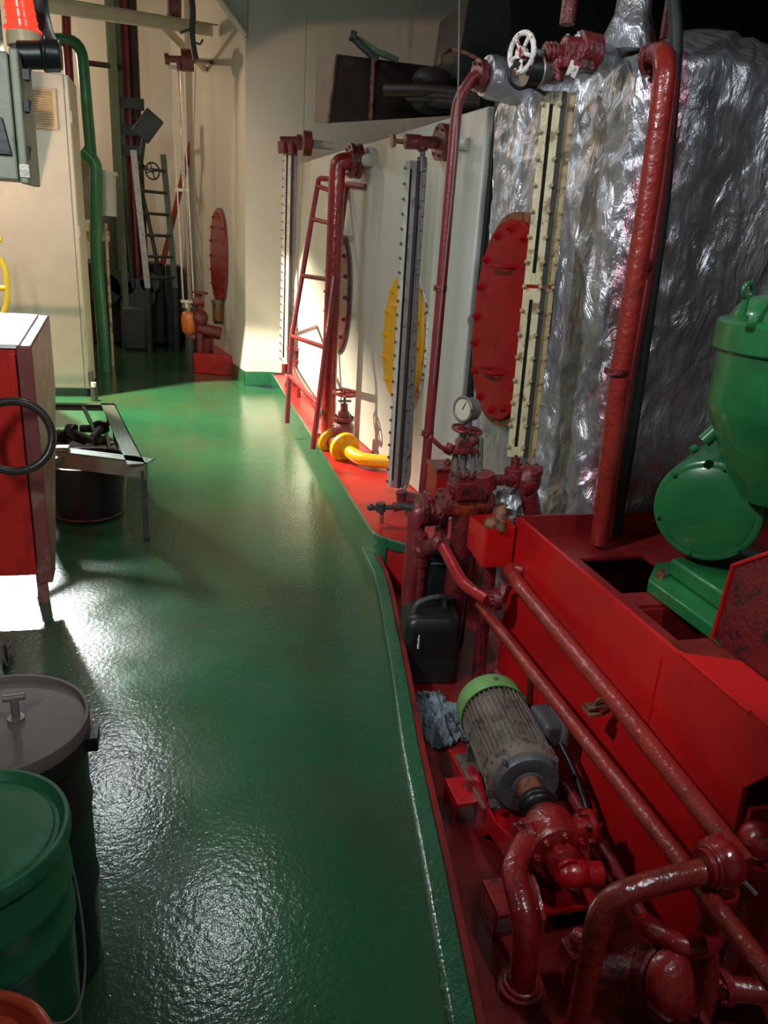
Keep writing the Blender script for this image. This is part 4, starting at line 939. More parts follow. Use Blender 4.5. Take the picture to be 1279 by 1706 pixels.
# upright body
uc = at(1290, 800, y=1.78); uc = V((uc.x, 1.78, 0)); ur = abs(at(1205, 660, y=1.78).x-uc.x)*0.98
def zt(py): return at(1290, py, y=1.70).z
m = MB(); m.lathe([(ur*0.35, zt(850)), (ur*0.62, zt(805)), (ur*0.97, zt(705)), (ur*1.0, zt(690)), (ur*0.97, zt(590))], uc, (0, 0, 1), n=44); m.build('cylinder', 'green_machine', t)
m = MB(); m.lathe([(ur*1.03, zt(597)), (ur*1.06, zt(594)), (ur*1.06, zt(548)), (ur*1.02, zt(542)), (ur*0.93, zt(540)), (ur*0.90, zt(528)), (ur*0.78, zt(505)), (ur*0.5, zt(492)), (0.01, zt(488))], uc, (0, 0, 1), n=44); m.build('cylinder_head', 'green_machine', t)
e = at(1245, 484, y=1.72)
m = MB(); m.torus(e, (0.35, -1, 0), 0.018, 0.006, n=28); m.cyl(e-V((0, 0, 0.02)), e-V((0, 0, 0.07)), 0.009, n=12); m.cyl(e-V((0, 0, 0.06)), e-V((0, 0, 0.075)), 0.016, n=6); m.build('lifting_eye', 'green_machine', t)
m = MB(); m.cyl(at(1172, 735, y=1.92), at(1205, 705, y=1.90), 0.022, n=14); m.cyl(at(1150, 752, y=1.92), at(1160, 745, y=1.92), 0.012, n=10); m.build('oil_filler', 'green_machine', t)
# foot
f0 = at(1090, 968, z=DZ+0.012); 
m = MB(); fz = DZ+0.012
A = [V((1.45, 1.99, fz)), V((1.46, 1.62, fz)), V((1.9, 1.50, fz)), V((2.0, 2.15, fz)), V((1.56, 2.12, fz))]
m.prism(A, (0, 0, 0.045)); m.build('foot', 'green_machine', t, bevel=0.006)
m = MB(); m.bolt((1.50, 2.0, fz+0.045), (0, 0, 1), 0.014, 0.02); m.bolt((1.49, 1.68, fz+0.045), (0, 0, 1), 0.014, 0.02); m.build('foot_bolts', 'rust', t)
m = MB(); m.prism([V((1.54, 2.02, fz+0.045)), V((1.54, 1.66, fz+0.045)), V((1.85, 1.6, fz+0.045)), V((1.9, 2.1, fz+0.045))], (0, 0, 0.06)); m.build('saddle', 'green_machine', t, bevel=0.01)

# ================================================================== IN THE BAY: JERRYCAN, RAG, MOTOR AND PUMP
jb = at(722, 1122, z=PIT); jb = V((0.955, 2.66, PIT))
t = thing('jerrycan', 'black plastic jerrycan standing in the red bay behind the motor', 'jerrycan', jb)
def rrect(cx, cy, hx, hy, r, ang=0.0, k=5):
    pts = []
    for sx, sy, a0 in ((1, 1, 0), (-1, 1, PI/2), (-1, -1, PI), (1, -1, 1.5*PI)):
        for i in range(k+1):
            a = a0+PI/2*i/k; pts.append((sx*(hx-r)+r*math.cos(a), sy*(hy-r)+r*math.sin(a)))
    c, s = math.cos(ang), math.sin(ang)
    return [(cx+x*c-y*s, cy+x*s+y*c) for x, y in pts]
def loft(rings, cap=True):
    vs = []; fs = []; n = len(rings[0])
    for r in rings: vs += r
    for j in range(len(rings)-1):
        for i in range(n): fs.append((j*n+i, j*n+(i+1) % n, (j+1)*n+(i+1) % n, (j+1)*n+i))
    if cap: fs += [tuple(range(n-1, -1, -1)), tuple((len(rings)-1)*n+i for i in range(n))]
    return MB().add(vs, fs)
rings = []
for z, k in ((0, 0.93), (0.012, 1.0), (0.10, 1.0), (0.11, 0.975), (0.125, 0.975), (0.135, 1.0), (0.24, 1.0), (0.27, 0.96), (0.29, 0.84), (0.298, 0.6)):
    rings.append([V((x, y, PIT+z)) for x, y in rrect(jb.x, jb.y, 0.115*k, 0.10*k, 0.035*k, -0.15)])
loft(rings).build('body', 'black', t)
m = MB(); m.tube([jb+V((-0.085, -0.02, 0.275)), jb+V((-0.075, -0.02, 0.335)), jb+V((0.0, -0.01, 0.352)), jb+V((0.05, 0.0, 0.345)), jb+V((0.06, 0.0, 0.28))], 0.012, bend=0.04, n=10); m.build('handle', 'machine_dark', t)
m = MB(); m.cyl(jb+V((0.085, 0.04, 0.28)), jb+V((0.085, 0.04, 0.325)), 0.022, n=18); m.build('cap', 'black', t)
m = MB(); m.tube([jb+V((-0.078, -0.105, 0.235)), jb+V((-0.083, -0.11, 0.215)), jb+V((-0.082, -0.11, 0.18))], 0.004, n=6); m.build('paint_run', 'white', t)
# dark lump behind the jerrycan
t = thing('sump_box', 'black greasy sump casing under the twin valve block', 'casing', (1.0, 2.95, PIT))
m = MB(); m.prism([V((0.99, 2.85, PIT)), V((1.18, 2.82, PIT)), V((1.20, 3.1, PIT)), V((1.0, 3.15, PIT))], (0, 0, 0.42)); m.build('casing', 'black', t, bevel=0.015)
m = MB(); m.cyl((1.09, 2.95, PIT+0.42), (1.09, 2.95, PIT+0.45), 0.06, n=20); m.build('cover', 'machine_dark', t)

def cloth(name, label, c, w_, d_, h_, mat, seed, n=46, ang=0.0, kind_cat='rag'):
    vs = []; fs = []
    for j in range(n+1):
        for i in range(n+1):
            u = i/n*2-1; v = j/n*2-1
            rad = math.sqrt(u*u+v*v)/1.05
            wob = 1+0.25*noise.noise(V((u*1.5+seed, v*1.5, 1)))
            x = u*w_*wob; y = v*d_*wob
            z = h_*max(0, 1-rad**2.2)*(0.65+0.6*noise.noise(V((u*2.2, v*2.2+seed, 3)))) + 0.30*h_*(0.5-abs(noise.noise(V((u*4+seed, v*4, 5))))*1.6)
            z += 0.14*h_*noise.noise(V((u*9+seed, v*9, 7)))
            x += 0.12*w_*noise.noise(V((u*4, v*4, seed+9))); y += 0.12*d_*noise.noise(V((u*4, v*4, seed+19)))
            z = max(z, 0.003)
            vs.append(V(c)+V((x*math.cos(ang)-y*math.sin(ang), x*math.sin(ang)+y*math.cos(ang), z)))
    for j in range(n):
        for i in range(n): fs.append((j*(n+1)+i, j*(n+1)+i+1, (j+1)*(n+1)+i+1, (j+1)*(n+1)+i))
    m = MB(); m.add(vs, fs); o = m.build(name, mat, base=c)
    s = o.modifiers.new('thickness', 'SOLIDIFY'); s.thickness = 0.003
    for pl in o.data.polygons: pl.use_smooth = True
    tag(o, label, kind_cat); return o
rc = at(722, 1196, z=PIT); cloth('rag', 'crumpled blue-grey rag lying beside the pale green motor cowl', V((rc.x+0.0, rc.y-0.02, PIT)), 0.105, 0.15, 0.10, 'rag', 3.3, ang=0.2)

# motor
mo = V((0.945, 1.66, 0.07)); mk = V((0.990, 2.10, 0.07)); ma = (mo-mk).normalized(); ML = (mo-mk).length; MR = 0.112
t = thing('electric_motor', 'dusty grey ribbed electric motor with pale green fan cowl on a red bracket', 'motor', V((0.96, 1.88, PIT)))
a_, b_, _ = frame_of(ma)
m = MB(); m.lathe([(MR*0.90, 0.07), (MR*0.90, ML*0.80), (MR*0.86, ML*0.86)], mk, ma, n=40)
for i in range(40):
    tt = 2*PI*i/40
    d = a_*math.cos(tt)+b_*math.sin(tt); s_ = ma.cross(d)
    p0 = mk+ma*0.085+d*(MR*0.88); p1 = mk+ma*(ML*0.80)+d*(MR*0.88); w2 = s_*0.0022; hh = d*(MR*0.13)
    m.add([p0-w2, p0+w2, p1+w2, p1-w2, p0-w2*0.6+hh, p0+w2*0.6+hh, p1+w2*0.6+hh*0.95, p1-w2*0.6+hh*0.95], [(0, 1, 2, 3), (7, 6, 5, 4), (0, 4, 5, 1), (1, 5, 6, 2), (2, 6, 7, 3), (3, 7, 4, 0)])
m.build('ribbed_frame', 'motor', t)
m = MB(); m.lathe([(MR*0.45, -0.02), (MR*0.80, -0.018), (MR*0.98, 0.0), (MR*1.05, 0.02), (MR*1.06, 0.085), (MR*1.03, 0.085), (MR*1.03, 0.07)], mk, ma, n=44); cowl = m.build('fan_cowl', 'green_pale', t)
tt0 = mk+ma*0.05; up_ = V((0, 0, 1))
m = MB(); m.bolt(tt0+up_*(MR*1.05), up_, 0.008, 0.006); m.build('cowl_screw', 'steel_dark', cowl)
m = MB(); m.lathe([(MR*0.98, ML*0.80), (MR*1.0, ML*0.81), (MR*1.0, ML*0.88), (MR*0.93, ML*0.93), (MR*0.86, ML*0.94), (MR*0.86, ML*0.90)], mk, ma, n=44)
for i in range(28):
    tt = 2*PI*i/28; d = a_*math.cos(tt)+b_*math.sin(tt); q0 = mk+ma*(ML*0.83)+d*(MR*1.0); m.box(q0, (0.006, 0.006, 0.035), Matrix((d, ma.cross(d), ma)).transposed())
m.build('end_shield', 'motor', t)
m = MB(); m.lathe([(MR*0.88, ML*0.92), (MR*0.88, ML*0.965), (MR*0.82, ML*0.985), (MR*0.50, ML*0.99), (MR*0.46, ML*0.985), (MR*0.40, ML*0.99), (MR*0.38, ML*0.995)], mk, ma, n=44)
for i in range(4):
    tt = PI/4+PI/2*i; d = a_*math.cos(tt)+b_*math.sin(tt); m.bolt(mk+ma*(ML*0.94)+d*(MR*0.99), ma, 0.009, 0.012)
m.build('end_cap', 'motor_end', t)
m = MB(); m.lathe([(MR*0.36, ML*0.99), (MR*0.33, ML*1.04), (MR*0.27, ML*1.12), (MR*0.20, ML*1.16)], mk, ma, n=26); m.build('shaft', 'rust', t)
# feet and terminal box
m = MB()
for sx in (-1, 1):
    c = (mk+mo)/2+V((sx*0.095, -0.03, -MR*0.93)); c.z = -0.045
    m.box(c, (0.07, 0.26, 0.014)); m.box(c+V((-sx*0.012, 0.09, 0.035)), (0.05, 0.014, 0.07)); m.box(c+V((-sx*0.012, -0.09, 0.035)), (0.05, 0.014, 0.07))
m.build('feet', 'motor', t, bevel=0.003)
m = MB()
c = mk+ma*(ML*0.52)+V((MR*1.02, 0, 0.03)); 
m.box(c+V((0.012, 0, 0.02)), (0.07, 0.13, 0.085)); tbx = m.build('terminal_box', 'motor_end', t, bevel=0.014)
m = MB(); m.box(c+V((0.045, -0.02, 0.028)), (0.03, 0.12, 0.10)); m.build('terminal_cover', 'steel_dark', tbx, bevel=0.012)
m = MB(); m.tube([c+V((0.03, -0.07, 0.0)), c+V((0.04, -0.16, -0.04)), c+V((0.03, -0.28, -0.09)), c+V((0.03, -0.40, PIT-c.z+0.015))], 0.010, n=10, bend=0.05); m.build('cable', 'black', t)

# pump coupled to the motor
t = thing('gear_pump', 'glossy red pump bolted to the motor shaft at the near end of the bracket', 'pump', V((0.93, 1.45, PIT)))
cp = mk+ma*(ML*1.12)
m = MB(); m.lathe([(0.03, 0), (0.046, 0.0), (0.050, 0.012), (0.050, 0.032), (0.044, 0.04), (0.03, 0.045)], cp, ma, n=30); m.torus(cp+ma*0.02, ma, 0.048, 0.008); m.build('coupling', 'black', t)
pc = cp+ma*0.04
m = MB(); m.lathe([(0.022, 0), (0.028, 0.0), (0.034, 0.02), (0.058, 0.035), (0.070, 0.06), (0.070, 0.13), (0.064, 0.145)], pc, ma, n=34)
m.build('pump_body', 'red', t)
pe = pc+ma*0.155
m = MB(); m.lathe([(0.078, -0.012), (0.080, -0.006), (0.080, 0.010), (0.070, 0.016), (0.045, 0.02), (0.045, 0.045), (0.03, 0.055), (0.01, 0.06)], pe, ma, n=34); m.ring_bolts(pe+ma*0.012, ma, 0.066, 8, 0.010, 0.012); m.build('end_cover', 'red', t)
m = MB(); m.cyl(pc+ma*0.09, pc+ma*0.09+V((0.13, 0.0, 0.0)), 0.034, n=20); flange(m, pc+ma*0.09+V((0.11, 0, 0)), (1, 0, 0), 0.052, 0.02, k=6, br=0.009); m.cyl(pc+ma*0.09, pc+ma*0.09-V((0.10, 0, 0)), 0.032, n=20); flange(m, pc+ma*0.09-V((0.075, 0, 0)), (1, 0, 0), 0.050, 0.018, k=6, br=0.009); m.build('ports', 'red', t)
m = MB(); m.cyl(pc+ma*0.10, pc+ma*0.10+V((0, 0, -0.12)), 0.035, 0.05, n=16); m.build('pedestal', 'red', t)
m = MB(); m.ball(pc+ma*0.21+V((0.02, 0.0, -0.02)), 0.045, (1.2, 1, 0.9)); m.cyl(pc+ma*0.21+V((0.02, 0, -0.02)), pc+ma*0.21+V((0.09, -0.01, -0.03)), 0.034, n=18); m.cyl(pc+ma*0.19, pc+ma*0.21+V((0.0, -0.01, 0)), 0.03); m.build('relief_valve', 'red_bright', t)

# fabricated base bracket: plate, arched side gusset, folded feet
t = thing('pump_bracket', 'bright red fabricated bracket with arched gusset carrying the motor and pump', 'bracket', V((0.88, 1.6, PIT)))
m = MB(); m.prism([V((0.83, 2.02, -0.064)), V((0.83, 1.80, -0.064)), V((0.86, 1.62, -0.064)), V((0.85, 1.34, -0.064)), V((1.05, 1.34, -0.064)), V((1.09, 2.02, -0.064))], (0, 0, 0.012)); m.build('base_plate', 'red_bright', t)
m = MB()
gp = [(1.92, -0.052), (1.86, 0.005), (1.80, 0.01), (1.74, -0.03), (1.66, -0.035), (1.56, 0.0), (1.46, 0.015), (1.38, 0.0), (1.32, -0.05), (1.32, PIT), (1.37, PIT), (1.40, -0.10), (1.48, -0.075), (1.60, -0.075), (1.68, -0.10), (1.72, PIT), (1.92, PIT)]
xg = 0.845
m.prism([V((xg, y, z)) for y, z in gp], (0.010, 0, 0)); m.build('side_gusset', 'red_bright', t)
m = MB(); m.prism([V((1.06, y, z-0.02)) for y, z in gp], (0.010, 0, 0)); m.build('side_gusset', 'red_bright', t)
for c, lab in (((0.815, 1.83), 'tab'), ((0.785, 1.42), 'tab')):
    x, y = c
    m = MB(); m.span((x-0.045, y-0.07, -0.058), (x+0.09, y+0.05, -0.048)); m.span((x-0.045, y-0.05, PIT), (x-0.037, y+0.05, -0.05)); m.span((x+0.07, y-0.05, PIT), (x+0.078, y+0.05, -0.05)); m.build('foot_bracket', 'red_bright', t, bevel=0.002)
    m = MB(); m.bolt((x+0.02, y, -0.048), (0, 0, 1), 0.016, 0.016); m.cyl((x+0.02, y, -0.05), (x+0.02, y, -0.044), 0.024, n=16); m.build('bolt', 'red', t)

# ================================================================== FOREGROUND PIPEWORK
t = thing('suction_pipe', 'fat red suction pipe rising from a floor flange at the near end of the bay', 'pipe', at(868, 1655, z=PIT))
fb = at(866, 1650, z=PIT)
z1 = at(878, 1445, y=fb.y+0.05); 
m = MB(); m.tube([V((fb.x, fb.y, PIT)), V((fb.x, fb.y, -0.08)), V((fb.x+0.01, fb.y+0.035, 0.03)), V((fb.x+0.015, fb.y+0.16, 0.07)), V((0.875, fb.y+0.26, 0.075))], 0.033, bend=0.07, n=20); m.build('pipe', 'red', t)
m = MB(); m.cyl((fb.x, fb.y, PIT), (fb.x, fb.y, PIT+0.022), 0.055, n=24); m.torus((fb.x, fb.y, PIT+0.026), (0, 0, 1), 0.038, 0.007); m.build('floor_flange', 'red_pipe', t)
# crossing pipe with large bend
t = thing('discharge_pipe', 'wide red pipe bending over the long pipes to a lumpy tee fitting', 'pipe', at(985, 1700, z=PIT))
q0 = at(955, 1740, z=-0.10); q1 = at(1010, 1512, z=0.27); q2 = at(1060, 1475, z=0.29); q3 = at(1180, 1450, z=0.31)
m = MB(); m.tube([V((q0.x, q0.y+0.0, PIT)), q0, at(1003, 1500, z=0.27), at(1090, 1470, z=0.30), q3], 0.0265, bend=0.07, n=20, seg=8); m.build('pipe', 'red_pipe', t)
m = MB(); m.cyl(V((q0.x, q0.y, PIT)), V((q0.x, q0.y, PIT+0.02)), 0.05, n=20); m.build('floor_flange', 'red_pipe', t)
tc_ = at(1205, 1440, z=0.32)
m = MB(); m.ball(tc_, 0.046, (1, 1.1, 1.2)); m.cyl(tc_-V((0.05, 0, 0.002)), tc_-V((0.02, 0, 0)), 0.040, n=20); m.cyl(tc_+V((0, 0.05, 0.01)), tc_, 0.036, n=20); m.cyl(tc_, tc_-V((-0.005, 0, 0.13)), 0.034, n=20); m.cyl(tc_-V((0, 0, 0.06)), tc_-V((0, 0, 0.09)), 0.045, n=20); m.torus(tc_-V((0.035, 0, 0)), (1, 0, 0), 0.040, 0.006); m.build('tee_fitting', 'red', t)
m = MB(); m.cyl(tc_-V((-0.005, 0, 0.12)), V((tc_.x+0.005, tc_.y, PIT)), 0.022, n=14); m.build('leg', 'red_worn', t)
# valve at the right frame edge
vc = at(1262, 1400, z=0.34)
t = thing('valve', 'knobbly red valve at the broken end of the pump bed, right of the tee', 'valve', V((vc.x, vc.y, PIT)))
m = MB(); m.ball(vc, 0.042, (1.1, 1, 1.1)); m.cyl(vc, vc-V((0, 0, 0.12)), 0.03, n=18); m.cyl(vc-V((0, 0, 0.04)), vc-V((0, 0, 0.065)), 0.05, n=20); m.cyl(vc, vc+V((0.15, 0.02, 0)), 0.03, n=18); m.cyl(vc+V((0.05, 0, 0)), vc+V((0.07, 0, 0)), 0.05, n=20)
m.ring_bolts(vc-V((0, 0, 0.04)), (0, 0, 1), 0.04, 6, 0.009, 0.012); m.build('valve_body', 'red', t)
m = MB(); m.cyl(vc-V((0, 0, 0.10)), V((vc.x, vc.y, PIT)), 0.028, n=14); m.build('leg', 'red_worn', t)
m = MB(); m.tube([vc+V((-0.045, -0.02, -0.02)), vc+V((-0.05, -0.03, -0.07)), vc+V((-0.02, -0.05, -0.10))], 0.006, n=8); m.build('wire', 'wire', t)
# short curved pipe
t = thing('curved_pipe', 'short fat curved maroon pipe glistening under the crossing pipe', 'pipe', at(1135, 1575, z=PIT))
m = MB(); m.tube([at(1075, 1540, z=0.06), at(1098, 1558, z=0.12), at(1140, 1580, z=0.13), at(1180, 1572, z=0.12), at(1200, 1540, z=0.05)], 0.026, bend=0.04, n=18); m.build('pipe', 'red', t)
a = at(1180, 1575, z=0.10); m = MB(); m.tube([a, V((a.x+0.01, a.y-0.02, 0.0)), V((a.x, a.y-0.03, PIT))], 0.022, n=14); m.build('leg', 'red_pipe', t)
# strainer with domed cap
sc_ = at(1128, 1668, z=-0.0)
t = thing('strainer', 'maroon strainer pot with red domed cover at the bottom edge', 'strainer', V((sc_.x, sc_.y, PIT)))
sa = V((0.12, -0.75, 0.45)).normalized(); s0 = at(1085, 1620, z=0.02)
m = MB(); m.lathe([(0.02, -0.06), (0.045, -0.055), (0.055, -0.02), (0.058, 0.02), (0.066, 0.03), (0.070, 0.045), (0.066, 0.05)], s0, sa, n=32); m.build('pot', 'red_worn', t)
m = MB(); m.lathe([(0.060, 0.05), (0.060, 0.062)], s0, sa, n=32); m.build('gasket', 'black', t)
m = MB(); m.lathe([(0.068, 0.060), (0.074, 0.066), (0.074, 0.085), (0.062, 0.105), (0.03, 0.118), (0.002, 0.12)], s0, sa, n=32); m.build('domed_cover', 'red', t)
m = MB(); m.cyl(s0, V((s0.x, s0.y+0.03, PIT)), 0.035, n=14); m.cyl(s0+V((-0.02, 0.02, 0.0)), s0+V((-0.14, 0.05, -0.02)), 0.03, n=16); m.build('leg', 'red_worn', t)
# small valve beside the down leg
vv = at(958, 1590, z=-0.02)
t = thing('valve', 'small red drain valve low beside the wide bending pipe', 'valve', V((vv.x, vv.y, PIT)))
m = MB(); m.box(vv+V((0, 0, 0.0)), (0.055, 0.06, 0.05)); m.cyl(vv, vv+V((0, 0, 0.07)), 0.016, n=12); m.ball(vv+V((0.0, 0.0, 0.05)), 0.022); m.cyl(vv, V((vv.x, vv.y, PIT)), 0.02, n=12); m.bolt(vv+V((0.0, -0.03, 0.0)), (0, -1, 0), 0.012, 0.012); m.build('valve_body', 'red_pipe', t, bevel=0.004)
# more pipes at the right bottom
t = thing('corner_pipe', 'maroon pipe crossing low at the bottom right corner', 'pipe', at(1240, 1640, z=PIT))
m = MB(); m.tube([at(1185, 1640, z=-0.06), at(1230, 1648, z=-0.05), at(1300, 1655, z=-0.05)], 0.028, n=16); m.cyl(at(1190, 1640, z=-0.06), V((at(1190, 1640, z=-0.06).x, at(1190, 1640, z=-0.06).y, PIT)), 0.02, n=12); m.build('pipe', 'red_pipe', t)
flange(MB(), at(1200, 1642, z=-0.06), (1, 0, 0), 0.045, 0.02, k=6).build('flange', 'red', t)
fl0 = at(985, 1440, z=-0.06)
t = thing('low_elbow', 'small red elbow low between the pump and the bed pipes', 'pipe', V((1.02, 1.42, PIT)))
m = MB(); m.tube([(1.0, 1.50, -0.05), (1.06, 1.47, -0.04), (1.12, 1.5, -0.06)], 0.02, bend=0.03, n=14); m.cyl((1.06, 1.47, -0.05), (1.06, 1.47, PIT), 0.014, n=10); m.build('pipe', 'red', t)
m = MB(); m.torus((1.03, 1.48, -0.045), (1, 0, 0), 0.026, 0.006); m.build('union_nut', 'red', t)
# second small machine foot block seen through the gusset (dark openings come from the plate itself)

# ================================================================== LEFT: CABINET
t = thing('electrical_cabinet', 'tall cream electrical cabinet with a louvred vent near its top', 'cabinet', (-1.3, 7.8, 0))
m = MB(); m.span((-1.95, 7.60, 0.06), (-0.845, 8.15, 2.66)); m.build('body', 'cabinet', t, bevel=0.006)
m = MB(); m.span((-1.93, 7.62, 0.0), (-0.87, 8.10, 0.06)); m.build('plinth', 'green_kick', t)
m = MB(); m.span((-1.94, 7.575, 0.075), (-0.885, 7.60, 2.655)); m.build('door', 'cabinet', t, bevel=0.005)
m = MB(); m.span((-0.880, 7.58, 0.07), (-0.850, 7.60, 2.655)); m.build('side_trim', 'cabinet', t, bevel=0.004)
v0 = at(47, 212, y=7.56); v1 = at(93, 148, y=7.56)
m = MB(); m.span((v0.x, 7.545, v0.z), (v1.x, 7.575, v1.z)); 
vn = m.build('vent_frame', 'beige', t, bevel=0.004)
m = MB()
for k in range(15):
    z = v0.z+(v1.z-v0.z)*(0.08+0.84*k/14); m.box(((v0.x+v1.x)/2-0.01, 7.537, z), (abs(v1.x-v0.x)*0.8, 0.014, 0.009), Matrix.Rotation(0.5, 3, 'X'))
m.build('vent_louvres', 'beige', vn)
m = MB()
m.span((-0.83, 7.58, 0.10), (-0.81, 7.66, 0.22)); m.build('hinge', 'steel_dark', t)
for z in (0.5, 1.4, 2.3):
    m = MB(); m.cyl((-0.842, 7.585, z), (-0.842, 7.585, z+0.09), 0.008, n=10); m.build('hinge', 'cabinet', t)
# small hydrant-like item beside the cabinet foot
a = at(152, 668, z=0)
t = thing('door_stop', 'small dark steel post with pale cap at the cabinet foot', 'post', V((a.x+0.03, a.y, 0)))
m = MB(); m.cyl(V((a.x+0.03, a.y, 0)), V((a.x+0.03, a.y, 0.13)), 0.03, n=12); m.build('post', 'machine_dark', t)
m = MB(); m.cyl(V((a.x+0.03, a.y, 0.13)), V((a.x+0.03, a.y, 0.17)), 0.022, n=12); m.build('cap', 'steel_light', t)

# ---------------------------------------------------------------- junction box with beacon
jy = 3.0
p = lambda px, py, dy=0.0: at(px, py, y=jy+dy)
tl = p(0, 82); br2 = p(44, 298)
t = thing('junction_box', 'grey-green junction box with clamps mounted high on a post at the left edge', 'enclosure', (-1.05, 3.12, 0))
m = MB(); m.span((-1.15, 3.0, p(0, 298).z), (p(22, 200).x, 3.22, p(0, 84).z)); m.build('body', 'box_green', t, bevel=0.006)
m = MB(); m.span((p(22, 200).x+0.006, 2.99, p(0, 298).z-0.01), (p(40, 200).x, 3.23, p(0, 84).z+0.01)); m.build('lid', 'box_green', t, bevel=0.006)
for py in (125, 178, 255):
    m = MB(); c = p(44, py, 0.02); m.box(c, (0.02, 0.03, 0.03)); m.cyl(c+V((0.0, 0, -0.02)), c+V((0.012, -0.0, 0.02)), 0.006, n=8); m.build('clamp', 'machine_dark', t)
m = MB(); m.prism([p(-4, 192), p(4, 196), p(20, 258), p(-4, 256)], (0, -0.02, 0)); m.build('rubber_flap', 'black', t)
m = MB(); c = p(42, 285, 0.0); m.box(c, (0.03, 0.03, 0.04)); m.build('label_plate', 'steel', t)
m = MB(); m.span((-1.12, 3.10, 0), (-1.06, 3.16, 1.75)); m.box((-1.09, 3.13, 0.006), (0.14, 0.14, 0.012)); m.build('post', 'box_green', t)
t = thing('beacon', 'orange-red warning beacon on a beige base above the junction box', 'beacon', p(45, 84, 0.12))
y_ = jy+0.14
m = MB(); m.cyl(at(43, 78, y=y_), at(39, 52, y=y_), 0.058, 0.054, n=28); m.build('base', 'beige', t, bevel=0.004)
m = MB(); m.cyl(at(39, 52, y=y_), at(29, -10, y=y_), 0.048, 0.044, n=28); m.build('lens', 'lens', t)
m = MB(); m.torus(at(33, 18, y=y_), (0.05, 0, 1), 0.046, 0.003); m.torus(at(36, 34, y=y_), (0.05, 0, 1), 0.047, 0.003); m.torus(at(38, 50, y=y_), (0.05, 0, 1), 0.055, 0.005); m.build('lens_ribs', 'lens', t)
m = MB(); m.cyl(at(44, 90, y=y_), at(43, 78, y=y_), 0.05, n=18); m.build('mounting_foot', 'steel_dark', t)
t = thing('cable_connector', 'dark blue-black cable connector lying beside the beacon base', 'connector', p(70, 95, 0.1))
m = MB(); m.cyl(p(32, 92, 0.08), p(72, 92, 0.08), 0.042, n=24); m.build('plug_body', 'black', t, bevel=0.003)
m = MB(); m.cyl(p(72, 90, 0.08), p(102, 92, 0.08), 0.048, 0.044, n=24); m.torus(p(74, 90, 0.08), (1, 0.1, 0), 0.048, 0.006); m.build('collar', 'drum_black', t, bevel=0.003)
m = MB(); m.cyl(p(76, 112, 0.08), p(100, 112, 0.08), 0.016, n=14); m.build('clip', 'steel', t)
t = thing('cable', 'thick grimy cable hanging down from above on to the connector', 'cable', p(80, 70, 0.3))
m = MB(); m.tube([p(62, -40, 0.3), p(66, 20, 0.3), p(76, 60, 0.25), p(88, 86, 0.1)], 0.030, bend=0.1, n=14); m.build('sheath', 'machine_dark', t)

# ---------------------------------------------------------------- red console and handwheel
cy0 = 3.2
t = thing('console', 'red steel console with lamp glare painted white on its sloping top at the left edge', 'console', (-0.95, 3.4, 0))
rt = at(44, 575, y=cy0); rb = at(64, 962, y=cy0)
fx = rt.x+0.02
m = MB(); pr = [V((fx-0.06, cy0, 0.13)), V((fx-0.06, cy0, 1.07)), V((fx-0.06, cy0+0.45, 1.13)), V((fx-0.06, cy0+0.45, 0.85)), V((fx-0.06, cy0+0.07, 0.15))]
m.prism(pr, (-0.75, 0, 0)); m.build('body', 'console_red', t, bevel=0.006)
m = MB(); pr = [V((fx, cy0-0.02, 0.10)), V((fx, cy0-0.02, 1.085)), V((fx, cy0+0.47, 1.15)), V((fx, cy0+0.47, 0.83)), V((fx, cy0+0.07, 0.12))]
m.prism(pr, (-0.055, 0, 0)); m.build('side_panel', 'console_side', t, bevel=0.006)
m = MB(); pr = [V((fx-0.045, cy0-0.012, 1.075)), V((fx-0.045, cy0-0.012, 1.090)), V((fx-0.045, cy0+0.46, 1.153)), V((fx-0.045, cy0+0.46, 1.138))]
m.prism(pr, (-0.75, 0, 0)); m.build('top_panel', 'console_glare', t)
m = MB(); m.span((fx-0.085, cy0-0.012, 0.14), (fx-0.062, cy0, 1.05)); m.build('corner_bead', 'console_red', t)
for dx in (0.05, 0.7):
    for dy in (0.025,):
        m = MB(); m.span((fx-dx-0.02, cy0+dy-0.02, 0), (fx-dx+0.02, cy0+dy+0.02, 0.13)); m.build('leg', 'console_side', t)
hc = at(24, 727, y=2.98)
t = thing('hose_loop', 'stiff brown-black rubber hose bent in a ring before the red console', 'hose', hc)
m = MB(); m.torus(hc, (0.25, -1, 0.25), 0.128, 0.0155, n=56, m=12); m.build('hose', 'rubber', t)
m = MB(); m.cyl(hc+V((-0.122, 0.03, 0.03)), V((hc.x-0.14, 3.21, hc.z+0.03)), 0.012, n=12); m.torus(hc+V((-0.124, 0.0, 0.03)), (0, 0.2, 1), 0.019, 0.004); m.build('hook', 'machine_dark', t)

# yellow railing behind the console
t = thing('railing', 'bright yellow tubular railing at the left edge behind the console', 'railing', (-2.0, 6.4, 0))
xr = at(8, 450, y=6.4).x-0.12
for xx in (xr-0.0, xr-0.55, xr-1.1):
    m = MB(); m.cyl((xx, 6.4, 0), (xx, 6.4, at(8, 400, y=6.4).z), 0.021, n=14); m.cyl((xx, 6.4, 0), (xx, 6.4, 0.012), 0.05, n=14); m.build('post', 'yellow_rail', t)
for py in (400, 480):
    z = at(8, py, y=6.4).z; m = MB(); m.cyl((xr+0.12, 6.4, z), (xr-1.15, 6.4, z), 0.020, n=14); m.build('rail', 'yellow_rail', t)
m = MB(); m.tube([(xr+0.1, 6.4, at(8, 430, y=6.4).z), (xr+0.13, 6.4, at(8, 455, y=6.4).z), (xr+0.12, 6.4, at(8, 500, y=6.4).z), (xr+0.07, 6.4, at(8, 530, y=6.4).z)], 0.02, bend=0.05); m.build('brace', 'yellow_rail', t)

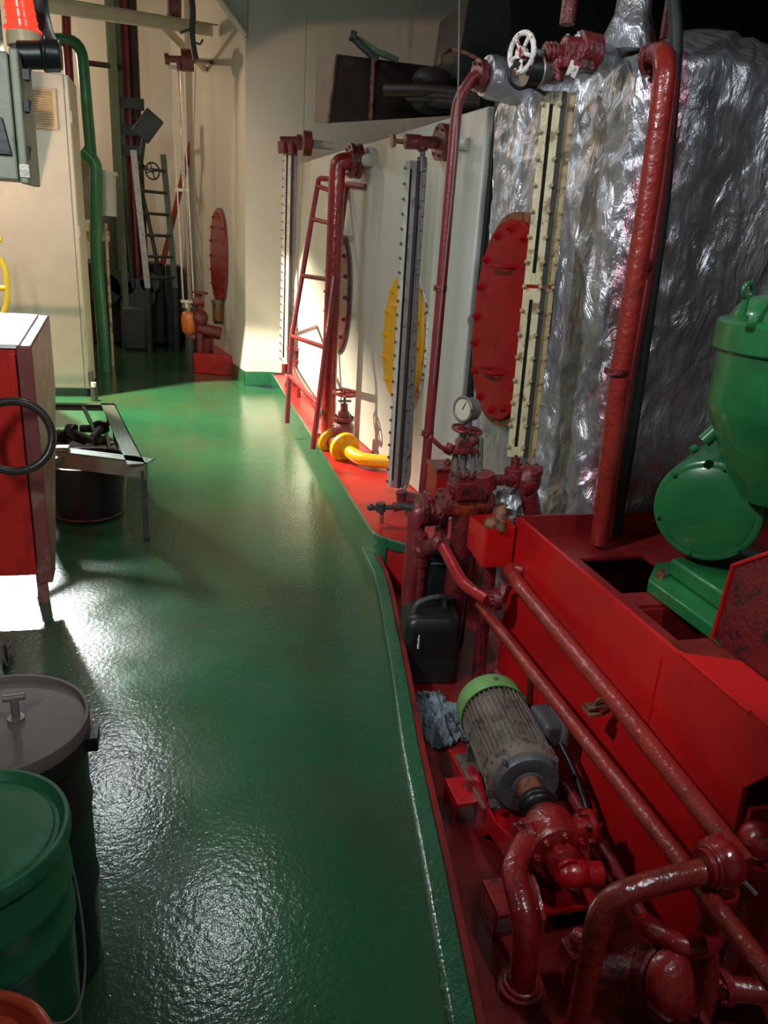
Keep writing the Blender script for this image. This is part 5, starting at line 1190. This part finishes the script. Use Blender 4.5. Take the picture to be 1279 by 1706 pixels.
# ---------------------------------------------------------------- angle-steel frame with tub
t = thing('angle_steel_frame', 'grey-green welded angle-steel frame on legs beside the red console', 'frame', (-0.55, 4.6, 0))
FZ = 0.42
A = [at(60, 670, z=FZ), at(190, 673, z=FZ), at(238, 775, z=FZ-0.0), at(68, 742, z=FZ)]
A = [V((-0.94, 5.30, FZ)), V((-0.44, 5.28, FZ)), V((-0.195, 3.88, FZ)), V((-0.74, 4.15, FZ))]
def angle_bar(a, b, inward, wd=0.05, th=0.006):
    d = (b-a).normalized(); a = a-d*0.012; b = b+d*0.012; i_ = V(inward).normalized(); mb = MB()
    mb.prism([a, b, b+i_*wd, a+i_*wd], (0, 0, -th)); mb.prism([a, b, b+V((0, 0, -wd)), a+V((0, 0, -wd))], i_*th); return mb
cen_ = sum(A, V((0, 0, 0)))/4
for i in range(4):
    a, b = A[i], A[(i+1) % 4]; inn = (cen_-(a+b)/2); inn = inn-(b-a).normalized()*inn.dot((b-a).normalized())
    angle_bar(a, b, inn, 0.085 if i != 0 else 0.05).build('top_bar', 'grey_green', t)
for q in A:
    m = MB(); i_ = (cen_-q).normalized()*0.02; c = q+i_; m.box((c.x, c.y, FZ/2-0.02), (0.03, 0.03, FZ-0.05)); m.build('leg', 'machine_dark', t)
m = MB(); m.cyl(A[0]+V((0.3, -0.02, -0.01)), A[0]+V((0.44, -0.45, -0.15)), 0.014, n=8); m.build('brace', 'grey_green', t)
m = MB(); m.box(A[3]+V((0.13, -0.03, 0.012)), (0.06, 0.06, 0.02)); m.box(A[3]+V((0.02, -0.16, -0.03)), (0.10, 0.26, 0.025), Matrix.Rotation(-0.6, 3, 'Z')); m.build('hinge_lug', 'grey_green', t)
m = MB(); m.prism([A[0]+V((0.03, -0.05, -0.22)), A[1]+V((-0.03, -0.05, -0.22)), A[1]+V((0.08, -0.62, -0.22)), A[0]+V((0.10, -0.62, -0.22))], (0, 0, 0.01)); m.build('shelf', 'machine_dark', t)
t = thing('scrap_fittings', 'rusty brown pipe fittings lying on the shelf of the angle-steel frame', 'pipe fittings', (-0.6, 4.95, 0.21))
m = MB(); random.seed(5)
for k in range(9):
    a = V((-0.72+random.uniform(-0.12, 0.32), 4.95+random.uniform(-0.2, 0.22), 0.25+random.uniform(0, 0.05))); b = a+V((random.uniform(-0.12, 0.12), random.uniform(-0.1, 0.1), random.uniform(-0.01, 0.05)))
    m.cyl(a, b, random.uniform(0.02, 0.04), n=12); m.cyl(b, b+(b-a)*0.1, 0.05, n=12)
m.build('fittings', 'rust_box', t)
tb = V((-0.53, 4.32, 0))
t = thing('tub', 'black round tub standing on the deck under the angle-steel frame', 'tub', tb)
m = MB(); m.lathe([(0.18, 0.0), (0.19, 0.01), (0.225, 0.30), (0.235, 0.305), (0.235, 0.32), (0.215, 0.32), (0.18, 0.03), (0.005, 0.02)], tb, (0, 0, 1), n=40); m.build('body', 'black', t)
m = MB(); m.torus(tb+V((0, 0, 0.022)), (0, 0, 1), 0.186, 0.007, n=40); m.build('foot_ring', 'rust', t)
m = MB(); m.lathe([(0.005, 0.20), (0.195, 0.20), (0.195, 0.215), (0.005, 0.225)], tb, (0, 0, 1), n=30); m.build('waste', 'rust_box', t)

# ---------------------------------------------------------------- drums
dc = V((-0.37, 1.36, 0)); DR = 0.168; DH = 0.63
re = at(152, 1190, z=DH); te = at(40, 1125, z=DH); be = at(0, 1272, z=DH)
dc = V((re.x-DR-0.006, 1.392, 0))
t = thing('drum', 'black steel drum with brown-grey lid and T-handle at the left edge', 'drum', dc)
m = MB(); m.lathe([(DR*0.93, 0.0), (DR*0.95, 0.012), (DR*0.95, DH*0.33), (DR*0.975, DH*0.345), (DR*0.95, DH*0.36), (DR*0.95, DH*0.66), (DR*0.975, DH*0.675), (DR*0.95, DH*0.69), (DR*0.95, DH*0.93), (DR*0.92, DH*0.935)], dc, (0, 0, 1), n=56); m.build('body', 'drum_black', t)
m = MB(); m.lathe([(DR*0.9, DH*0.92), (DR*1.0, DH*0.925), (DR*1.01, DH*0.985), (DR*1.0, DH*1.0), (DR*0.965, DH*1.0), (DR*0.95, DH*0.985), (0.004, DH*0.982)], dc, (0, 0, 1), n=60); lidp = m.build('lid', 'drum_lid', t)
m = MB(); m.lathe([(DR*0.985, DH*0.90), (DR*1.03, DH*0.90), (DR*1.035, DH*0.93), (DR*1.03, DH*0.955), (DR*0.985, DH*0.955)], dc, (0, 0, 1), n=56); m.box(dc+V((DR*1.02, -0.02, DH*0.93)), (0.03, 0.05, 0.03)); m.build('clamp_band', 'black', t)
h0 = at(27, 1198, z=DH*0.985)
m = MB(); m.cyl(V((h0.x, h0.y, DH*0.98)), V((h0.x, h0.y, DH+0.035)), 0.008, n=12); m.cyl(V((h0.x-0.02, h0.y, DH+0.038)), V((h0.x+0.02, h0.y+0.005, DH+0.038)), 0.007, n=10); m.cyl(V((h0.x, h0.y, DH*0.98)), V((h0.x, h0.y, DH*0.98+0.008)), 0.016, n=14); m.build('t_handle', 'steel_dark', lidp)
GR = 0.148; GH = 0.66
ge = at(115, 1400, z=GH); gcn = V((ge.x-GR+0.003, ge.y-0.0, 0))
gcn = V((gcn.x-0.010, 1.056, 0))
t = thing('drum', 'dark green pail-shaped drum with recessed green lid, nearest on the left', 'drum', gcn)
m = MB(); m.lathe([(GR*0.90, 0.0), (GR*0.91, 0.01), (GR*0.955, GH*0.70), (GR*0.985, GH*0.71), (GR*0.985, GH*0.735), (GR*0.96, GH*0.745), (GR*0.965, GH*0.82), (GR*0.99, GH*0.83), (GR*0.99, GH*0.85), (GR*0.97, GH*0.86), (GR*0.975, GH*0.96)], gcn, (0, 0, 1), n=56); m.build('body', 'drum_green', t)
m = MB(); m.lathe([(GR*0.97, GH*0.95), (GR*1.01, GH*0.955), (GR*1.02, GH*0.985), (GR*1.0, GH*1.0), (GR*0.96, GH*1.0), (GR*0.93, GH*0.988), (GR*0.90, GH*0.978), (GR*0.86, GH*0.978), (GR*0.84, GH*0.984), (0.004, GH*0.984)], gcn, (0, 0, 1), n=60); m.build('lid', 'drum_green', t)
bpts = []
for k in range(22):
    u = k/21; ang = -1.35+u*2.0; rr_ = GR*1.005+0.004
    bpts.append(gcn+V((rr_*math.cos(ang), rr_*math.sin(ang), GH*0.84-0.24*math.sin(PI*min(1, (1-u)*1.0))*1.0)))
m = MB(); m.tube(bpts, 0.0022, n=6); m.build('wire_handle', 'wire', t)
RR = 0.121; RH = 0.52
rc_ = at(88, 1706, z=RH); rcn = V((rc_.x-RR+0.005, rc_.y-0.06, 0)); rcn = V((-0.309, 0.764, 0))
t = thing('pail', 'orange-red pail with rolled rim at the bottom left corner', 'pail', rcn)
m = MB(); m.lathe([(RR*0.86, 0.0), (RR*0.87, 0.01), (RR*0.97, RH*0.93), (RR*0.95, RH*0.94), (RR*0.84, 0.02), (0.003, 0.015)], rcn, (0, 0, 1), n=48); m.build('body', 'red_lid', t)
m = MB(); m.torus(rcn+V((0, 0, RH)), (0, 0, 1), RR, 0.008, n=48); m.lathe([(RR*0.96, RH*0.90), (RR*1.0, RH*0.92), (RR*1.0, RH*1.0), (RR*0.93, RH*0.99), (RR*0.90, RH*0.96), (0.003, RH*0.955)], rcn, (0, 0, 1), n=48); m.build('lid', 'red_lid', t)
# grey sack behind the black drum
cloth('plastic_sack', 'grey crumpled plastic sack behind the black drum', V((-0.80, 2.62, 0)), 0.17, 0.19, 0.34, 'rag_white', 8.1, n=50, kind_cat='sack')
t = thing('pipe_stub', 'grey pipe stub on the deck behind the black drum beside the sack', 'pipe', at(120, 1120, z=0.0))
a = V((-0.47, 2.25, 0))
m = MB(); m.cyl(V((-0.60, 2.06, 0.06)), V((-0.42, 2.08, 0.06)), 0.05, n=20); m.build('pipe', 'machine_dark', t); m = MB(); m.cyl((-0.44, 2.08, 0.06), (-0.40, 2.085, 0.06), 0.06, n=20); m.build('flange', 'machine_dark', t)

# ================================================================== FAR END
FYP = lambda px, py, y: at(px, py, y=y)
# green pipe with bend, then a thicker one
t = thing('green_pipe', 'green pipe arching over and running down beside the cream cabinet', 'pipe', V((FYP(170, 560, 8.9).x, 8.9, 0)))
g = lambda px, py: at(px, py, y=8.9)
m = MB(); m.tube([g(70, 66), g(135, 66), g(143, 160), g(152, 262)], 0.055, bend=0.22, n=14); m.build('upper_pipe', 'green_pipe', t)
m = MB(); m.tube([g(137, 250), g(160, 270), g(160, 420), g(172, 560), V((g(172, 560).x, 8.9, 0))], 0.06, bend=0.15, n=16); m.build('lower_pipe', 'green_pipe', t)
t = thing('conduit_pipe', 'dark maroon conduit dropping behind the top of the cabinet', 'pipe', V((FYP(112, 120, 8.9).x, 8.9, 0)))
m = MB(); m.tube([g(108, -40), g(111, 60), V((g(113, 126).x, 8.9, 0))], 0.042, n=12); m.build('pipe', 'maroon', t)
# bottle-like filter pair with rods
t = thing('filter_unit', 'grimy white filter housing with pale rods behind the green pipe', 'filter', V((g(160, 520).x, 9.2, 0)))
g2 = lambda px, py: at(px, py, y=9.3)
m = MB(); m.cyl(g2(146, 262), g2(152, 345), 0.10, n=20); m.cyl(g2(150, 345), g2(154, 365), 0.13, 0.09, n=20); m.build('housing', 'rag_white', t)
m = MB(); m.cyl(g2(178, 290), g2(180, 360), 0.09, n=20); m.cyl(g2(178, 285), g2(178, 292), 0.11, n=20); m.build('housing', 'wall', t)
for x0, x1 in ((150, 162), (176, 184)):
    m = MB(); m.cyl(g2(x0, 372), V((g2(x1, 530).x, 9.3, 0)), 0.016, n=8); m.cyl(g2(x0, 385), g2(x0+1, 402), 0.04, n=10); m.build('tie_rod', 'ivory', t)
# vertical posts and pipes
h = lambda px, py: at(px, py, y=10.6)
t = thing('steel_post', 'grey-green steel column in the far corner beyond the cabinet', 'column', V((h(205, 500).x, 10.6, 0)))
m = MB(); m.span((h(189, 200).x, 10.55, 0), (h(200, 200).x, 10.75, 4.2)); m.span((h(189, 200).x-0.04, 10.70, 0), (h(200, 200).x+0.04, 10.75, 4.2)); m.build('column', 'grey_green', t)
t = thing('pipe_bundle', 'dark maroon pipes running up behind the far steel column', 'pipes', V((h(212, 500).x, 10.7, 0)))
for px, r_, mt_ in ((208, 0.035, 'red_worn'), (217, 0.05, 'maroon'), (228, 0.06, 'rust_box')):
    x = h(px, 250).x; m = MB(); m.tube([(x, 10.8, 4.25), (x, 10.8, 2.6), (x+0.02, 10.8, 0.0)], r_, n=12); m.build('pipe', mt_, t)
for py in (170, 215, 250): 
    m = MB(); c = h(217, py); m.box((c.x, 10.75, c.z), (0.30, 0.10, 0.12)); m.build('clip', 'machine_dark', t)
m = MB(); m.cyl(h(146, 105), h(203, 112), 0.03, n=10); m.build('cross_pipe', 'rust_box', t)
# cable tray ladder leaning
t = thing('cable_ladder', 'light grey perforated cable ladder standing at the far end', 'cable ladder', V((h(240, 480).x, 10.4, 0)))
k0 = at(222, 250, y=10.3); k1 = at(246, 480, y=10.3)
for dx in (0.0, 0.33):
    m = MB(); m.box((k0+k1)/2+V((dx, 0.0 if dx == 0 else 0.25, 0)), (0.07, 0.02, (k0-k1).length), Matrix.Rotation(math.atan2((k0-k1).x, (k0-k1).z), 3, 'Y'))
    m.build('side_rail', 'steel_light' if dx == 0 else 'grey_green', t)
for k in range(6):
    q = k1+(k0-k1)*(0.08+0.16*k); m = MB(); m.cyl(q+V((0, 0.0, 0)), q+V((0.33, 0.25, 0)), 0.018, n=8); m.build('rung', 'machine_dark', t)
m = MB(); m.cyl(k1, V((k1.x, k1.y, 0)), 0.03, n=8); m.cyl(k1+V((0.33, 0.25, 0)), V((k1.x+0.33, k1.y+0.25, 0)), 0.03, n=8); m.build('foot', 'machine_dark', t)
# floodlight-like dark box high up
t = thing('instrument_box', 'small dark tilted box fixed high on the far pipework', 'box', at(246, 212, y=10.2))
m = MB(); m.box(at(246, 210, y=10.2), (0.22, 0.14, 0.30), Matrix.Rotation(0.65, 3, 'Y')); m.build('body', 'machine_dark', t, bevel=0.01)
m = MB(); m.cyl(at(240, 225, y=10.2), at(232, 290, y=10.4), 0.03, n=8); m.cyl(at(240, 210, y=10.25), at(220, 215, y=10.8), 0.02, n=8); m.build('bracket', 'machine_dark', t)
t = thing('lever_handle', 'small dark valve wheel sticking out at the far end', 'handwheel', at(252, 285, y=10.2))
wheel_part(t, at(254, 285, y=10.2), (0.6, -1, 0), 0.09, 0.010, mat='machine_dark', name='rim')
m = MB(); m.cyl(at(254, 285, y=10.2), at(228, 270, y=10.5), 0.015, n=8); m.build('spindle', 'machine_dark', t)
# tilted red bar
t = thing('red_bar', 'thin bright red bar leaning against the far wall', 'bar', V((at(268, 452, y=11.6).x, 11.6, 0.9)))
a = at(318, 237, y=10.9); b = at(267, 455, y=11.1); b2 = a+(b-a)*((a.z-1.06)/(a.z-b.z)); m = MB(); m.cyl(a, b2, 0.038, n=10); m.build('bar', 'red_lid', t)
# dark machine at the foot
t = thing('far_machinery', 'dark unlit machinery block at the far end of the aisle', 'machine', V((at(230, 560, z=0).x, 11.2, 0)))
X_ = lambda px, y: at(px, 500, y=y).x
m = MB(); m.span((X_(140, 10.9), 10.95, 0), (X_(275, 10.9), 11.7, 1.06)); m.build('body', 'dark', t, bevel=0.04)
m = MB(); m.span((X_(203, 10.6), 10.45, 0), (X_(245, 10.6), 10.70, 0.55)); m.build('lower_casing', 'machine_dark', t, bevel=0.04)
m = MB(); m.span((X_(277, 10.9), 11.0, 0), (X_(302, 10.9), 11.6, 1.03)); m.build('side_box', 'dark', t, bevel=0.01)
m = MB()
for px, py, r_ in ((175, 480, 0.2), (205, 470, 0.16), (232, 490, 0.2), (250, 470, 0.12)):
    c = at(px, py, y=10.75); m.cyl(c-V((0, 0.15, 0)), c+V((0, 0.3, 0)), r_, n=22)
m.build('cylinders', 'machine_dark', t)
m = MB(); m.cyl(at(190, 330, y=10.9), V((at(196, 480, y=10.9).x, 10.9, 0.8)), 0.19, n=24); m.ball(at(190, 330, y=10.9), 0.19); m.build('vessel', 'machine_dark', t)
m = MB(); m.tube([at(205, 340, y=10.6), at(215, 420, y=10.6), at(222, 480, y=10.6)], 0.03); m.tube([at(232, 300, y=10.7), at(250, 380, y=10.6), at(262, 440, y=10.6)], 0.025); m.build('hoses', 'machine_dark', t)
# beam, brace and overhead clutter
t = thing('overhead_beam', 'cream steel angle beam crossing the upper left of the aisle', 'beam', at(200, 20, y=7.9))
ba = at(60, -6, y=7.2); bb = at(352, 42, y=9.2)
m = MB(); d = (bb-ba).normalized(); m.add([ba, bb, bb-V((0, 0, 0.09)), ba-V((0, 0, 0.09)), ba+V((0.02, 0.05, 0)), bb+V((0.02, 0.05, 0)), bb+V((0.02, 0.05, -0.09)), ba+V((0.02, 0.05, -0.09))], [(0, 1, 2, 3), (7, 6, 5, 4), (0, 4, 5, 1), (1, 5, 6, 2), (2, 6, 7, 3), (3, 7, 4, 0)]); m.build('web', 'cabinet', t)
m = MB(); m.box((ba+bb)/2-V((0, 0.0, 0.0)), (0.16, (bb-ba).length, 0.012), (bb-ba).to_track_quat('Y', 'Z').to_matrix()); m.build('flange', 'ceiling', t)
b1_ = at(263, 33, y=8.6); b2_ = onwall2(342, 116, 0.02)
m = MB(); m.box((b1_+b2_)/2, (0.05, (b2_-b1_).length, 0.05), (b2_-b1_).to_track_quat('Y', 'Z').to_matrix()); m.build('diagonal_brace', 'cabinet', t)
t = thing('deck_gusset', 'grey triangular plate where the deckhead meets the corner', 'plate', at(395, 10, y=8.0))
m = MB(); m.prism([at(357, -25, y=8.12), at(412, 66, y=8.12), at(412, -25, y=8.12)], (0, 0.05, 0)); m.build('plate', 'ceiling', t)
m = MB(); m.cyl(at(352, -20, y=8.10), at(410, 60, y=8.10), 0.03, n=10); m.build('edge_bar', 'cabinet', t)
t = thing('hanging_cable', 'dark cable and hook hanging by the top of the far tube gauge', 'cable', at(325, 60, y=8.4))
m = MB(); m.tube([at(316, -30, y=8.4), at(322, 20, y=8.4), at(319, 60, y=8.4), at(326, 100, y=8.4)], 0.028, bend=0.1); m.tube([at(300, 55, y=8.4), at(312, 50, y=8.4), at(320, 50, y=8.4)], 0.012); m.tube([at(323, 70, y=8.4), at(333, 74, y=8.4), at(338, 66, y=8.4)], 0.010); m.build('cable', 'machine_dark', t)
t = thing('overhead_valve', 'dark maroon fitting under the deckhead above the far gauge', 'valve', at(288, 10, y=8.6))
m = MB(); m.cyl(at(290, -40, y=8.6), at(290, 26, y=8.6), 0.07, n=18); m.cyl(at(284, 8, y=8.6), at(298, 8, y=8.6), 0.09, n=18); m.build('fitting', 'red_worn', t)

# far gauge foot: amber cup, pipes and its red plinth
pr = lambda px, py: at(px, py, y=8.95)
t = thing('drain_plinth', 'small red plinth with pipe stubs under the far tube gauge', 'plinth', V((pr(345, 590).x, 9.0, 0)))
m = MB(); x0 = pr(322, 600).x; x1 = pr(372, 600).x
m.prism([V((x0, 8.9, 0)), V((x1+0.1, 8.75, 0)), V((x1+0.0, 9.6, 0)), V((x0, 9.6, 0))], (0, 0, 0.22)); m.build('plinth', 'red_floor', t, bevel=0.008)
t = thing('valve', 'red drain valve cluster on the small far plinth', 'valve', V((pr(345, 560).x, 9.1, 0.22)))
m = MB(); c = pr(332, 530); m.cyl(V((c.x, 9.0, 0.22)), c, 0.06, n=14); m.ball(c, 0.10); m.cyl(c, pr(334, 495), 0.04, n=12); m.cyl(pr(320, 500), pr(340, 500), 0.07, n=14)
m.tube([pr(330, 545), pr(350, 552), pr(368, 556)], 0.07, bend=0.05); m.cyl(pr(345, 560), V((pr(345, 560).x, 9.0, 0.22)), 0.07); m.cyl(pr(310, 560), pr(325, 562), 0.05)
m.build('valve_body', 'red_worn', t)
wheel_part(t, pr(331, 487), (0.1, 0, 1), 0.09, 0.012, mat='red_worn')
t = thing('sight_cup', 'amber glass cup at the foot of the far tube gauge', 'cup', V((pr(314, 560).x, 8.9, 0)))
m = MB(); m.lathe([(0.05, 0), (0.075, 0.03), (0.085, 0.15), (0.075, 0.22), (0.05, 0.24)], pr(315, 556), (0, 0, 1), n=24); m.build('glass_cup', 'amber', t)
m = MB(); m.cyl(pr(314, 528), pr(313, 512), 0.04, n=14); m.cyl(pr(313, 512), pr(311, 500), 0.07, 0.05, n=14); m.build('cap', 'steel', t)
m = MB(); m.cyl(pr(316, 556), V((pr(316, 556).x, 8.95, 0)), 0.05, n=12); m.build('pedestal', 'machine_dark', t)

t = thing('floodlight', 'floodlight with added beam-cutting plates on top of the cream cabinet', 'light', (-1.6, 7.12, 3.2))
m = MB(); m.box((-1.62, 7.05, 3.24), (0.24, 0.14, 0.2)); m.cyl((-1.66, 7.12, 3.3), (-1.66, 7.12, 4.3), 0.02, n=8); m.build('housing', 'machine_dark', t)
m = MB(); m.span((-1.85, 6.682, 2.35), (-1.372, 6.690, 3.45)); m.build('added_shield', 'machine_dark', t)  # unseen plate added to cut the near edge of the lit patch
m = MB(); m.span((-1.75, 7.13, 2.02), (-1.235, 7.138, 3.25)); m.build('added_shield', 'machine_dark', t)  # unseen plate added to keep the beam off the cabinet door
m = MB(); m.box((-1.5+0.15*math.cos(math.radians(20)), 6.90-0.15*math.sin(math.radians(20)), 3.235), (0.006, 0.56, 0.33), Matrix.Rotation(math.radians(-20), 3, 'Z')); m.build('added_visor', 'machine_dark', t)  # unseen plate added to keep the beam off the upper wall
# lamp fittings that carry the lamps above (out of the picture)
for lab, c in (('fluorescent ceiling fitting above the cream tank', (0.15, 4.2, 3.17)), ('fluorescent ceiling fitting over the middle of the aisle', (-0.62, 5.9, 3.17)), ('fluorescent ceiling fitting over the pump bed', (1.3, 0.5, 3.15)), ('added housing of the fill spot over the drums on the left', (-1.5, 1.0, 3.05))):
    t = thing('fluorescent_light', lab, 'light', c)
    m = MB(); m.box(V(c)+V((0, 0, 0.03)), (0.28, 1.3, 0.05)); m.build('housing', 'ceiling', t)
    m = MB(); m.cyl(V(c)+V((0, 0.5, 0.05)), V((c[0], c[1]+0.5, 4.3)), 0.01, n=8); m.cyl(V(c)+V((0, -0.5, 0.05)), V((c[0], c[1]-0.5, 4.3)), 0.01, n=8); m.build('hanger', 'steel', t)

# housings of the remaining lamps, all out of the picture
for nm, lab, c, tgt, dims in (('floodlight', 'white worklight hung under the added shield beside the cream cabinet', (-1.45, 6.75, 2.05), (-0.62, 2.9, 0.0), (0.30, 0.42, 0.05)),
                              ('sodium_lamp', 'sodium lamp on the left behind the yellow railing', (-2.0, 5.0, 2.1), (-1.0, 7.6, 1.0), (0.2, 0.2, 0.08)),
                              ('sodium_lamp', 'sodium lamp high up on the left of the aisle', (-2.6, 4.4, 2.9), (1.5, 7.6, 2.0), (0.2, 0.2, 0.08)),
                              ('fluorescent_light', 'added housing of the fill lamp behind the viewer on the left', (-1.2, -0.9, 3.0), (-1.0, 3.2, 1.6), (0.35, 1.1, 0.05))):
    d_ = (V(tgt)-V(c)).normalized(); b_ = V(c)-d_*0.09
    t = thing(nm, lab, 'light', b_)
    m = MB(); m.box(b_, dims, (-d_).to_track_quat('Z', 'Y').to_matrix()); m.build('housing', 'machine_dark', t)
    m = MB(); m.cyl(b_-d_*0.03, (b_.x, b_.y, 4.3), 0.012, n=8); m.build('hanger', 'steel', t)
